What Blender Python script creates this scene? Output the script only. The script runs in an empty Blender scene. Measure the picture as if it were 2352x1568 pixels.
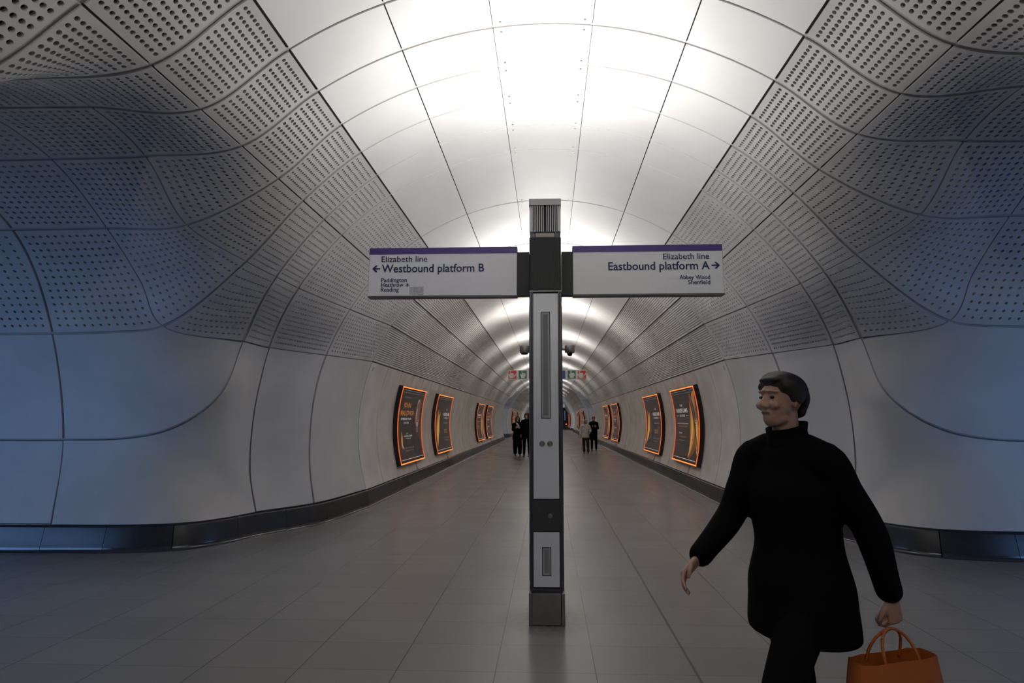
import bpy, math, random
import numpy as np
from mathutils import Vector, Matrix
random.seed(7); rng = np.random.default_rng(7)
S = bpy.context.scene; C = S.collection
D2R = math.pi/180

# ------------------------------------------------------------------ camera
FPX, PX, PY, VX, VY = 1300., 1207., 784., 1259., 963.
yaw = math.atan((VX-PX)/FPX); pitch = math.atan((VY-PY)/FPX*math.cos(yaw))
cd = bpy.data.cameras.new('camera'); cam = bpy.data.objects.new('camera', cd); C.objects.link(cam)
cd.sensor_width = 36.; cd.lens = FPX/2352*36.; cd.shift_x = -(PX-1176.)/2352.
cd.clip_start = .05; cd.clip_end = 400
cam.location = (.03, 0, 1.5); cam.rotation_euler = (math.pi/2+pitch, 0, yaw)
S.camera = cam

# ------------------------------------------------------------------ world, exposure, area lights
w = bpy.data.worlds.new('world'); S.world = w; w.use_nodes = True
w.node_tree.nodes['Background'].inputs[0].default_value = (.05, .06, .09, 1)
w.node_tree.nodes['Background'].inputs[1].default_value = .02
S.view_settings.view_transform = 'Standard'; S.view_settings.look = 'None'
S.view_settings.gamma = 1.; S.view_settings.use_curve_mapping = False
S.view_settings.exposure = 0.0

FAR_POWER, FAR_COL = 27., (1., .955, .90)
UP_POWER, UP_TILT, UP_COL = 38., 42., (1., .98, .95)
BLUE_POWER, BLUE_COL = 25., (.24, .48, 1.)
FARBLUE_POWER = 90.

def area(name, loc, direction, sx, sy, power, col, spread=180):
    l = bpy.data.lights.new(name, 'AREA'); l.shape = 'RECTANGLE'; l.size = sx; l.size_y = sy
    l.energy = power; l.color = col; l.spread = spread*D2R
    o = bpy.data.objects.new(name, l); C.objects.link(o); o.location = loc
    o.rotation_euler = Vector(direction).to_track_quat('-Z', 'Y').to_euler()
    return o
# daylight-blue glow of the platforms at the end of each cross passage
for sx in (-1, 1):
    area('platform_glow', (sx*8.6, 3.95, 1.0), (-sx, .62, .05), 3.8, 1.5, BLUE_POWER, BLUE_COL, 100)
    area('far_platform_glow', (sx*8.0, 45.0, 1.6), (-sx, 0, .0), 3.2, 2.3, FARBLUE_POWER, (.62, .76, 1.))
    area('end_platform_glow', (sx*8.0, 76.0, 1.6), (-sx, 0, .0), 3.2, 2.3, FARBLUE_POWER*3, (.8, .88, 1.))

S.cycles.use_adaptive_sampling = True; S.cycles.adaptive_threshold = .08; S.cycles.adaptive_min_samples = 16
S.cycles.max_bounces = 6; S.cycles.diffuse_bounces = 4; S.cycles.glossy_bounces = 2; S.cycles.transmission_bounces = 0; S.cycles.volume_bounces = 0
S.cycles.caustics_reflective = False; S.cycles.caustics_refractive = False

# ------------------------------------------------------------------ materials
def nodes(name):
    m = bpy.data.materials.new(name); m.use_nodes = True
    return m, m.node_tree, m.node_tree.nodes['Principled BSDF']
def mat(name, col, rough=.5, metal=0., emit=None, estr=0., spec=.5, noise=0., nscale=8., bump=0., bscale=200.):
    m, t, b = nodes(name)
    b.inputs['Base Color'].default_value = (*col, 1); b.inputs['Roughness'].default_value = rough
    b.inputs['Metallic'].default_value = metal; b.inputs['Specular IOR Level'].default_value = spec
    if emit: b.inputs['Emission Color'].default_value = (*emit, 1); b.inputs['Emission Strength'].default_value = estr
    g = t.nodes.new('ShaderNodeNewGeometry')
    if noise:
        n = t.nodes.new('ShaderNodeTexNoise'); n.inputs['Scale'].default_value = nscale; n.inputs['Detail'].default_value = 3
        t.links.new(g.outputs['Position'], n.inputs['Vector'])
        r = t.nodes.new('ShaderNodeMapRange'); r.inputs[1].default_value = .3; r.inputs[2].default_value = .7
        r.inputs[3].default_value = 1-noise; r.inputs[4].default_value = 1+noise*.4
        t.links.new(n.outputs[0], r.inputs[0])
        mx = t.nodes.new('ShaderNodeVectorMath'); mx.operation = 'SCALE'; mx.inputs[0].default_value = col
        t.links.new(r.outputs[0], mx.inputs['Scale']); t.links.new(mx.outputs[0], b.inputs['Base Color'])
    if bump:
        n2 = t.nodes.new('ShaderNodeTexNoise'); n2.inputs['Scale'].default_value = bscale
        t.links.new(g.outputs['Position'], n2.inputs['Vector'])
        bp = t.nodes.new('ShaderNodeBump'); bp.inputs['Strength'].default_value = bump; bp.inputs['Distance'].default_value = .002
        t.links.new(n2.outputs[0], bp.inputs['Height']); t.links.new(bp.outputs[0], b.inputs['Normal'])
    return m
M = {}
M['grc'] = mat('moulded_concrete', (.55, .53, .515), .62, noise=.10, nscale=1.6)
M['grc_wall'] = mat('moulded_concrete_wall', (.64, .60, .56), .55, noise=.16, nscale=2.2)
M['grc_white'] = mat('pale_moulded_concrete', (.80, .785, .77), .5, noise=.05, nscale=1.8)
M['back'] = mat('joint_backing', (.20, .19, .185), .8)
M['trim'] = mat('joint_gasket', (.40, .385, .375), .7)
M['trim_white'] = mat('pale_joint_gasket', (.55, .53, .52), .7)
M['felt'] = mat('acoustic_felt', (.030, .029, .028), .9)
M['skirting'] = mat('dark_glazed_stone', (.030, .029, .031), .34, noise=.25, nscale=5)
M['skirting_foot'] = mat('polished_coved_foot', (.05, .048, .05), .12, spec=.8)
M['steel'] = mat('brushed_steel', (.34, .32, .31), .38, .85, noise=.12, nscale=14)
M['darkmetal'] = mat('anodised_frame', (.10, .10, .108), .38, .6)
M['black'] = mat('black_powder_coat', (.012, .012, .013), .5)
M['glassgrey'] = mat('back_painted_glass', (.80, .82, .86), .28, noise=.04, nscale=3)
M['mesh'] = mat('speaker_mesh', (.27, .27, .27), .7, noise=.2, nscale=300)
M['slotframe'] = mat('slot_frame', (.42, .42, .42), .5)
M['cap'] = mat('grey_cast_metal', (.42, .42, .425), .5, .3)
M['fin'] = mat('fin_aluminium', (.42, .42, .43), .35, .7)
M['beige'] = mat('beige_filter', (.55, .50, .46), .7)
M['lens'] = mat('lamp_lens', (.9, .9, .9), .3, emit=(1, .97, .93), estr=12.)
M['signwhite'] = mat('sign_enamel', (.88, .88, .93), .42, noise=.02, nscale=20)
M['signwhite_b'] = mat('sign_enamel_pale', (.90, .905, .91), .42, noise=.02, nscale=20)
M['signback'] = mat('sign_frame', (.13, .125, .12), .4, .4)
M['purple'] = mat('purple_band', (.085, .055, .26), .4)
M['navy'] = mat('navy_letters', (.012, .018, .095), .5)
M['residue'] = mat('glue_residue', (.62, .62, .64), .7, noise=.25, nscale=90)
M['orange'] = mat('orange_light_strip', (1, .3, .05), .5, emit=(1., .27, .06), estr=1.05)
M['orange_dim'] = mat('orange_light_strip_side', (1, .2, .03), .5, emit=(1., .15, .025), estr=.5)
M['screen'] = mat('poster_screen', (.022, .018, .017), .25, emit=(.05, .04, .036), estr=.35)
M['pwhite'] = mat('poster_white', (.5, .48, .46), .4, emit=(.75, .7, .66), estr=.30)
M['pgrey'] = mat('poster_grey', (.2, .2, .2), .4, emit=(.5, .5, .55), estr=.16)
M['pgold'] = mat('poster_gold', (.5, .26, .05), .4, emit=(.85, .47, .09), estr=.38, noise=.35, nscale=5)
M['pamber'] = mat('poster_amber', (.3, .11, .02), .4, emit=(.62, .24, .05), estr=.32, noise=.3, nscale=6)
M['pbrown'] = mat('poster_brown', (.1, .04, .02), .4, emit=(.25, .09, .03), estr=.28)
M['pskin'] = mat('poster_skin', (.3, .17, .13), .4, emit=(.55, .33, .27), estr=.30, noise=.2, nscale=8)
M['pskind'] = mat('poster_skin_shadow', (.1, .05, .04), .4, emit=(.2, .11, .09), estr=.3)
M['plilac'] = mat('poster_lilac', (.2, .17, .22), .4, emit=(.42, .36, .45), estr=.26)
M['red'] = mat('safety_red', (.62, .03, .025), .45)
M['green'] = mat('safety_green', (.01, .16, .07), .45)
M['blue'] = mat('safety_blue', (.015, .03, .25), .45)
M['plate'] = mat('white_plate', (.62, .6, .58), .5)
M['camera_body'] = mat('camera_grey', (.20, .18, .165), .4, .5)
M['dome'] = mat('camera_dome', (.01, .01, .01), .08)
M['endwall'] = mat('dark_blue_cladding', (.03, .045, .08), .5)
M['endglass'] = mat('lit_platform_glass', (.2, .3, .5), .3, emit=(.2, .32, .55), estr=.16)
M['redlamp'] = mat('red_lamp', (1, .05, .05), .4, emit=(1, .05, .06), estr=8.)

def floor_mat():
    m, t, b = nodes('porcelain_floor_tiles')
    g = t.nodes.new('ShaderNodeNewGeometry'); sp = t.nodes.new('ShaderNodeSeparateXYZ'); t.links.new(g.outputs['Position'], sp.inputs[0])
    def mth(op, a, bb=None, c=None):
        n = t.nodes.new('ShaderNodeMath'); n.operation = op
        for i, v in enumerate((a, bb, c)):
            if v is None: continue
            if hasattr(v, 'links'): t.links.new(v, n.inputs[i])
            else: n.inputs[i].default_value = v
        return n.outputs[0]
    def line(coord, off, step, half):
        u = mth('DIVIDE', mth('SUBTRACT', coord, off), step)
        d = mth('MULTIPLY', mth('ABSOLUTE', mth('SUBTRACT', mth('FRACT', u), .5)), step)   # .5*step at the joint
        d = mth('SUBTRACT', step*.5, d)                                              # distance to joint
        return mth('LESS_THAN', d, half), mth('FLOOR', u)
    lx, ix = line(sp.outputs[0], .305, .6, .0028)
    ly, iy = line(sp.outputs[1], 4.04, .4167, .0018)
    cb = t.nodes.new('ShaderNodeCombineXYZ'); t.links.new(ix, cb.inputs[0]); t.links.new(iy, cb.inputs[1])
    wn = t.nodes.new('ShaderNodeTexWhiteNoise'); t.links.new(cb.outputs[0], wn.inputs['Vector'])
    n1 = t.nodes.new('ShaderNodeTexNoise'); n1.inputs['Scale'].default_value = 260; n1.inputs['Detail'].default_value = 1
    n2 = t.nodes.new('ShaderNodeTexNoise'); n2.inputs['Scale'].default_value = 1.3; n2.inputs['Detail'].default_value = 3
    for n in (n1, n2): t.links.new(g.outputs['Position'], n.inputs['Vector'])
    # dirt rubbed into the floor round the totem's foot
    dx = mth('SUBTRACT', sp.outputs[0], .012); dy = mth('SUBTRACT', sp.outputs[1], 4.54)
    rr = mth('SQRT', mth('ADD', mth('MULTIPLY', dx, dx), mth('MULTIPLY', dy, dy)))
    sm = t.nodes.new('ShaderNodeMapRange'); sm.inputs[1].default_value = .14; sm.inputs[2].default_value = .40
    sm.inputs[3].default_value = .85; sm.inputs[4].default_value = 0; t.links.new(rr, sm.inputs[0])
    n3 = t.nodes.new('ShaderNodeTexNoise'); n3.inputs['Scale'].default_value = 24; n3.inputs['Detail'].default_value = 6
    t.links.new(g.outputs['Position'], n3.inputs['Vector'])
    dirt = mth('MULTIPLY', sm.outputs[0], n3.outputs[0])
    v = mth('ADD', mth('MULTIPLY', wn.outputs[0], .07), mth('ADD', mth('MULTIPLY', n1.outputs[0], .50), mth('MULTIPLY', n2.outputs[0], .22)))
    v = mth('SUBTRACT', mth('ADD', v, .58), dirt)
    v = mth('MULTIPLY', v, mth('SUBTRACT', 1., mth('MULTIPLY', lx, .62)))
    v = mth('MULTIPLY', v, mth('SUBTRACT', 1., mth('MULTIPLY', ly, .42)))
    # brass movement joint: a double line
    mj = mth('ABSOLUTE', mth('SUBTRACT', sp.outputs[0], .905))
    mjl = mth('MULTIPLY', mth('LESS_THAN', mj, .009), mth('GREATER_THAN', mj, .004))
    v = mth('MULTIPLY', v, mth('SUBTRACT', 1., mth('MULTIPLY', mjl, .45)))
    mx = t.nodes.new('ShaderNodeVectorMath'); mx.operation = 'SCALE'; mx.inputs[0].default_value = (.25, .243, .235)
    t.links.new(v, mx.inputs['Scale']); t.links.new(mx.outputs[0], b.inputs['Base Color'])
    b.inputs['Roughness'].default_value = .27
    return m
M['floor'] = floor_mat()

# ------------------------------------------------------------------ object helpers
class Acc:
    """collects numpy geometry and links it as one mesh object"""
    def __init__(s): s.v = []; s.loops = []; s.sizes = []; s.mi = []; s.sm = []; s.n = 0
    def add(s, verts, faces, mi=0, smooth=True):
        verts = np.asarray(verts, float).reshape(-1, 3); faces = np.asarray(faces, int)
        if faces.size == 0: return
        s.v.append(verts); s.loops.append((faces+s.n).ravel()); k = len(faces)
        s.sizes.append(np.full(k, faces.shape[1])); s.mi.append(np.full(k, mi)); s.sm.append(np.full(k, smooth)); s.n += len(verts)
    def build(s, name, mats, parent=None):
        me = bpy.data.meshes.new(name)
        v = np.concatenate(s.v); l = np.concatenate(s.loops); z = np.concatenate(s.sizes)
        me.vertices.add(len(v)); me.vertices.foreach_set('co', v.ravel())
        me.loops.add(len(l)); me.loops.foreach_set('vertex_index', l)
        me.polygons.add(len(z)); st = np.concatenate([[0], np.cumsum(z)[:-1]])
        me.polygons.foreach_set('loop_start', st); me.polygons.foreach_set('loop_total', z)
        for m in (mats if isinstance(mats, (list, tuple)) else [mats]): me.materials.append(M[m] if isinstance(m, str) else m)
        me.polygons.foreach_set('material_index', np.concatenate(s.mi).astype(int))
        me.polygons.foreach_set('use_smooth', np.concatenate(s.sm).astype(bool))
        me.update(calc_edges=True); me.validate()
        o = bpy.data.objects.new(name, me); C.objects.link(o)
        if parent: o.parent = parent
        return o
    # --- simple solids
    def box(s, x0, x1, y0, y1, z0, z1, mi=0, bev=0.):
        if bev <= 0:
            v = [(x, y, z) for z in (z0, z1) for y in (y0, y1) for x in (x0, x1)]
            s.add(v, [(0, 2, 3, 1), (4, 5, 7, 6), (0, 1, 5, 4), (2, 6, 7, 3), (0, 4, 6, 2), (1, 3, 7, 5)], mi, False); return
        import bmesh
        bm = bmesh.new(); bmesh.ops.create_cube(bm, size=1)
        for q in bm.verts: q.co = ((x0+x1)/2+q.co.x*(x1-x0), (y0+y1)/2+q.co.y*(y1-y0), (z0+z1)/2+q.co.z*(z1-z0))
        bmesh.ops.bevel(bm, geom=bm.edges[:], offset=bev, segments=2, affect='EDGES', profile=.6)
        s.bm(bm, mi, False); bm.free()
    def bm(s, bm, mi=0, smooth=True, mat=None):
        bm.verts.index_update(); vs = [tuple(q.co) for q in bm.verts]; base = s.n
        by = {}
        for f in bm.faces: by.setdefault(len(f.verts), []).append([q.index for q in f.verts])
        first = True
        for k, fs in by.items():
            if first: s.add(vs, fs, mi, smooth); first = False
            else:
                fa = np.asarray(fs); s.loops.append((fa+base).ravel()); n = len(fa)
                s.sizes.append(np.full(n, fa.shape[1])); s.mi.append(np.full(n, mi)); s.sm.append(np.full(n, smooth))
    def tube(s, p0, p1, r0, r1=None, n=16, mi=0, caps=True):
        r1 = r0 if r1 is None else r1; p0 = Vector(p0); p1 = Vector(p1); d = (p1-p0).normalized()
        a = d.orthogonal().normalized(); b = d.cross(a); v = []
        for p, r in ((p0, r0), (p1, r1)):
            for k in range(n):
                an = 2*math.pi*k/n; v.append(tuple(p+(a*math.cos(an)+b*math.sin(an))*r))
        s.add(v, [(k, (k+1) % n, n+(k+1) % n, n+k) for k in range(n)], mi, True)
        if caps: s.add(v[:n], [tuple(range(n))[::-1]], mi, False); s.add(v[n:], [tuple(range(n))], mi, False)
    def lathe(s, prof, c, axis='Z', n=24, mi=0):
        c = Vector(c); v = []
        for r, h in prof:
            for k in range(n):
                an = 2*math.pi*k/n; x, y = r*math.cos(an), r*math.sin(an)
                v.append(tuple(c+(Vector((x, y, h)) if axis == 'Z' else Vector((x, -h, y)))))
        f = [(i*n+k, i*n+(k+1) % n, (i+1)*n+(k+1) % n, (i+1)*n+k) for i in range(len(prof)-1) for k in range(n)]
        s.add(v, f, mi, True)

def tag(o, label=None, cat=None, group=None, kind=None):
    if label: o['label'] = label
    if cat: o['category'] = cat
    if group: o['group'] = group
    if kind: o['kind'] = kind
    return o
def struct(o, label, cat): return tag(o, label, cat, kind='structure')
def empty(name, loc=(0, 0, 0), rz=0.):
    o = bpy.data.objects.new(name, None); C.objects.link(o); o.location = loc; o.rotation_euler = (0, 0, rz)
    o.empty_display_size = .1; return o
def copy_tree(o, parent=None):
    c = o.copy(); C.objects.link(c); c.parent = parent
    for ch in list(o.children): copy_tree(ch, c)
    return c

# ------------------------------------------------------------------ surface maths
R, CZ = 3.32, 1.37                                   # main tunnel: radius and height of its axis
def cyl(a, Y, s=1., r=R):                            # a = angle from the crown in degrees
    a = np.asarray(a, float)*D2R; Y = np.asarray(Y, float)
    a, Y = np.broadcast_arrays(a, Y)
    return np.stack([s*r*np.sin(a), Y, CZ+r*np.cos(a)], -1)
class Spline:
    """Catmull-Rom (chord length) through named knots; seg(a, b)(t) is even in arc length"""
    def __init__(s, items, pre=None, post=None):
        s.names = {k: i for i, (k, p) in enumerate(items) if k is not None}
        P = np.array([p for k, p in items], float)
        E = np.vstack([P[0]*2-P[1] if pre is None else np.array(pre, float), P, P[-1]*2-P[-2] if post is None else np.array(post, float)])
        d = np.sqrt(np.linalg.norm(np.diff(E, axis=0), axis=1))+1e-9; t = np.concatenate([[0], np.cumsum(d)])
        s.P = P; s.segs = []
        for i in range(1, len(E)-2):
            t0, t1, t2, t3 = t[i-1:i+3]; p0, p1, p2, p3 = E[i-1:i+3]
            m1 = (t2-t1)*((p1-p0)/(t1-t0)-(p2-p0)/(t2-t0)+(p2-p1)/(t2-t1))
            m2 = (t2-t1)*((p2-p1)/(t2-t1)-(p3-p1)/(t3-t1)+(p3-p2)/(t3-t2))
            u = np.linspace(0, 1, 25)[:, None]
            s.segs.append(p1*(2*u**3-3*u**2+1)+m1*(u**3-2*u**2+u)+p2*(-2*u**3+3*u**2)+m2*(u**3-u**2))
    def seg(s, a, b):
        ia, ib = s.names[a], s.names[b]
        Q = np.vstack([s.segs[ia]]+[g[1:] for g in s.segs[ia+1:ib]])
        L = np.concatenate([[0], np.cumsum(np.linalg.norm(np.diff(Q, axis=0), axis=1))]); L /= L[-1]
        return lambda t: np.stack([np.interp(t, L, Q[:, k]) for k in range(3)], -1)
def coons(c0, c1, d0, d1):
    """c0,c1: v=0 and v=1 edges along u;  d0,d1: u=0 and u=1 edges along v"""
    def f(u, v):
        U, V = u[..., None], v[..., None]; z, o = np.array([0.]), np.array([1.])
        B = (1-U)*(1-V)*c0(z)[0]+U*(1-V)*c0(o)[0]+(1-U)*V*c1(z)[0]+U*V*c1(o)[0]
        sh = u.shape
        g = lambda fn, q: fn(q.ravel()).reshape(sh+(3,))
        return (1-V)*g(c0, u)+V*g(c1, u)+(1-U)*g(d0, v)+U*g(d1, v)-B
    return f

def lattice(f, ku, kv, Q):
    U, V = np.meshgrid(ku, kv, indexing='ij'); P = f(U, V)
    du = np.gradient(P, axis=0); dv = np.gradient(P, axis=1)
    n = np.cross(du, dv); n /= np.linalg.norm(n, axis=-1, keepdims=True)+1e-12
    mid = P[len(ku)//2, len(kv)//2]
    if np.dot(n[len(ku)//2, len(kv)//2], np.array(Q)-mid) < 0: n = -n
    return P, n, du, dv
def grid_faces(nu, nv, keep=None):
    i, j = np.meshgrid(np.arange(nu-1), np.arange(nv-1), indexing='ij')
    if keep is not None: i, j = i[keep], j[keep]
    i, j = i.ravel(), j.ravel()
    return np.stack([i*nv+j, (i+1)*nv+j, (i+1)*nv+j+1, i*nv+j+1], 1)
def rim_skirt(acc, P, n, t, mi):
    """edge faces of a panel, t deep into the wall"""
    b = np.concatenate([P[:, 0], P[-1, 1:], P[-2::-1, -1], P[0, -2:0:-1]])
    bn = np.concatenate([n[:, 0], n[-1, 1:], n[-2::-1, -1], n[0, -2:0:-1]])
    k = len(b); i = np.arange(k); j = (i+1) % k
    acc.add(np.vstack([b, b-bn*t]), np.stack([i, j, j+k, i+k], 1), mi, False)
RA = np.radians(-135+30*np.arange(12))
def panel(acc, f, Q, hu=0, hv=0, gap=(.012,)*4, res=(9, 9), mu=.05, mv=.05, r=.0135, t=.03, mi=0, drop=None):
    """one cladding panel; hu x hv real holes; gap = metres trimmed at u0,u1,v0,v1"""
    z = np.array([0., .5, 1.])
    Lu = np.linalg.norm(np.diff(f(np.linspace(0, 1, 9), np.full(9, .5)), axis=0), axis=1).sum()
    Lv = np.linalg.norm(np.diff(f(np.full(9, .5), np.linspace(0, 1, 9)), axis=0), axis=1).sum()
    u0, u1, v0, v1 = gap[0]/Lu, 1-gap[1]/Lu, gap[2]/Lv, 1-gap[3]/Lv
    if not hu:
        ku = np.linspace(u0, u1, res[0]); kv = np.linspace(v0, v1, res[1])
        P, n, _, _ = lattice(f, ku, kv, Q)
        acc.add(P, grid_faces(*res), mi); rim_skirt(acc, P, n, t, mi); return
    a0, a1 = u0+mu/Lu, u1-mu/Lu; b0, b1 = v0+mv/Lv, v1-mv/Lv
    ku = np.concatenate([[u0], np.linspace(a0, a1, 3*hu+1), [u1]]); kv = np.concatenate([[v0], np.linspace(b0, b1, 3*hv+1), [v1]])
    P, n, du, dv = lattice(f, ku, kv, Q); NU, NV = len(ku), len(kv)
    ci, cj = np.meshgrid(np.arange(hu), np.arange(hv), indexing='ij'); ci, cj = ci.ravel(), cj.ravel()
    if drop is not None:
        ok = ~drop((ci+.5)/hu, (cj+.5)/hv); ci, cj = ci[ok], cj[ok]
    keep = np.ones((NU-1, NV-1), bool)
    for a in range(3):
        for b in range(3): keep[1+ci*3+a, 1+cj*3+b] = False
    verts = P.reshape(-1, 3); faces = grid_faces(NU, NV, keep)
    # rim ring offsets around the 3x3 block
    ring = [(0, 0), (1, 0), (2, 0), (3, 0), (3, 1), (3, 2), (3, 3), (2, 3), (1, 3), (0, 3), (0, 2), (0, 1)]
    oi = np.stack([1+ci*3+a for a, b in ring], 1); oj = np.stack([1+cj*3+b for a, b in ring], 1)
    outer = oi*NV+oj                                                   # cells x 12
    PO = verts[outer]; c = PO.mean(1)
    e1 = (PO[:, 3]+PO[:, 6]-PO[:, 0]-PO[:, 9]); e2 = (PO[:, 9]+PO[:, 6]-PO[:, 0]-PO[:, 3])
    lu = np.linalg.norm(e1, axis=1)/2; lv = np.linalg.norm(e2, axis=1)/2
    e1 /= np.linalg.norm(e1, axis=1, keepdims=True); e2 -= e1*(e1*e2).sum(1, keepdims=True); e2 /= np.linalg.norm(e2, axis=1, keepdims=True)
    rr = np.minimum(r, .40*np.minimum(lu, lv))[:, None, None]
    rim = c[:, None]+rr*(np.cos(RA)[None, :, None]*e1[:, None]+np.sin(RA)[None, :, None]*e2[:, None])
    nn = n.reshape(-1, 3)[outer[:, 0]]; nn = n[2+ci*3, 2+cj*3]
    K = len(ci); base = len(verts); ridx = base+np.arange(K*12).reshape(K, 12)
    q = []
    for k in range(12):
        k2 = (k+1) % 12; q.append(np.stack([outer[:, k], outer[:, k2], ridx[:, k2], ridx[:, k]], 1))
    acc.add(np.vstack([verts, rim.reshape(-1, 3)]), np.vstack([faces]+q), mi)
    deep = rim-nn[:, None]*.028
    tv = np.concatenate([rim.reshape(-1, 3), deep.reshape(-1, 3)]); a = np.arange(K*12).reshape(K, 12); q = []
    for k in range(12):
        k2 = (k+1) % 12; q.append(np.stack([a[:, k], a[:, k2], a[:, k2]+K*12, a[:, k]+K*12], 1))
    acc.add(tv, np.vstack(q), mi)
    acc.add(deep.reshape(-1, 3), a, 2, False)
    rim_skirt(acc, P, n, t, mi)
def backing(acc, f, Q, off=.03, res=(7, 7)):
    k = np.linspace(-.004, 1.004, res[0]); l = np.linspace(-.004, 1.004, res[1])
    P, n, _, _ = lattice(f, np.clip(k, 0, 1), np.clip(l, 0, 1), Q)
    acc.add(P-n*off, grid_faces(*res), 1)

def trim(acc, f, Q, w, mi, off=.014, res=13, ends=(True, True)):
    """pale gasket lying in the ring joints along v=0 and v=1"""
    Lv = np.linalg.norm(np.diff(f(np.full(9, .5), np.linspace(0, 1, 9)), axis=0), axis=1).sum()
    for e, on in zip((0, 1), ends):
        if not on: continue
        kv = np.array([0, .5, 1.])*w/Lv; kv = 1-kv[::-1] if e else kv
        P, n, _, _ = lattice(f, np.linspace(0, 1, res), kv, Q); acc.add(P-n*off, grid_faces(res, 3), mi)

# ------------------------------------------------------------------ the junction of the tunnel with a cross passage
AD, AC, AB, AA, AS = 33.4, 46.4, 57.2, 69.6, 109.0      # seam angles of the straight tunnel
Y0 = 3.95
def ring_nodes():
    """main-tunnel side seams of one corner, measured outward from the crown strip (positive x)"""
    Rg = {}
    D = {-5: -2.08, -4: -.05, -3: 1.53, -2: 2.08, -1: 2.62, 0: 3.16, 1: 3.69, 2: 4.215, 3: 4.74, 4: 5.28, 5: 5.82, 6: 6.37, 7: 7.95, 8: 9.98}
    Cc = {-1: 2.60, 0: 3.13, 1: 3.63, 2: 4.17, 3: 4.79, 4: 5.31, 5: 5.85, 6: 6.38, 7: 7.96, 8: 9.98}
    B = {-1: (2.95, 2.50, 3.15), 0: (3.13, 3.10, 3.57), 1: (3.16, 3.58, 3.665), 2: (3.25, 4.25, 3.63), 3: (3.38, 5.03, 3.32), 4: (3.17, 5.72, 3.16), 5: (3.05, 6.15, 3.10),
         6: (3.0, 6.62, 3.08), 7: (2.87, 8.05, 3.095), 8: tuple(cyl(AB, 9.98))}
    A = {-1: (4.35, 1.75, 2.65), 0: (3.85, 3.06, 3.55), 1: (3.98, 3.57, 3.67), 2: (4.16, 4.37, 3.68), 3: (4.42, 5.34, 3.415), 4: (4.52, 6.43, 2.59), 5: (3.88, 7.05, 2.49),
         6: (3.79, 7.55, 2.475), 7: (3.30, 8.33, 2.455), 8: tuple(cyl(AA, 9.98))}
    prof = {-1: (1.43, 2.52), 0: (3.05, 3.53), 1: (3.565, 3.67), 2: (4.38, 3.68), 3: (5.36, 3.42), 4: (6.47, 2.52), 5: (6.90, 1.25)}
    Zx = {-1: 5.9, 0: 5.05, 1: 5.12, 2: 5.25, 3: 5.43, 4: 5.90, 5: 6.0}
    mir = lambda p: (p[0], 2*Y0-p[1], p[2])
    for i in (-2, -3, -4, -5): Cc[i] = 2*Y0-Cc[3-i]; B[i] = mir(B[3-i]); A[i] = mir(A[3-i])
    prof[-2] = (2*Y0-6.90, 1.25); Zx[-2] = 6.0
    return D, Cc, B, A, prof, Zx
D_, C_, B_, A_, PR_, ZX_ = ring_nodes()
ZB = .29                                                  # lower edge of the wall panels
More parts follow.
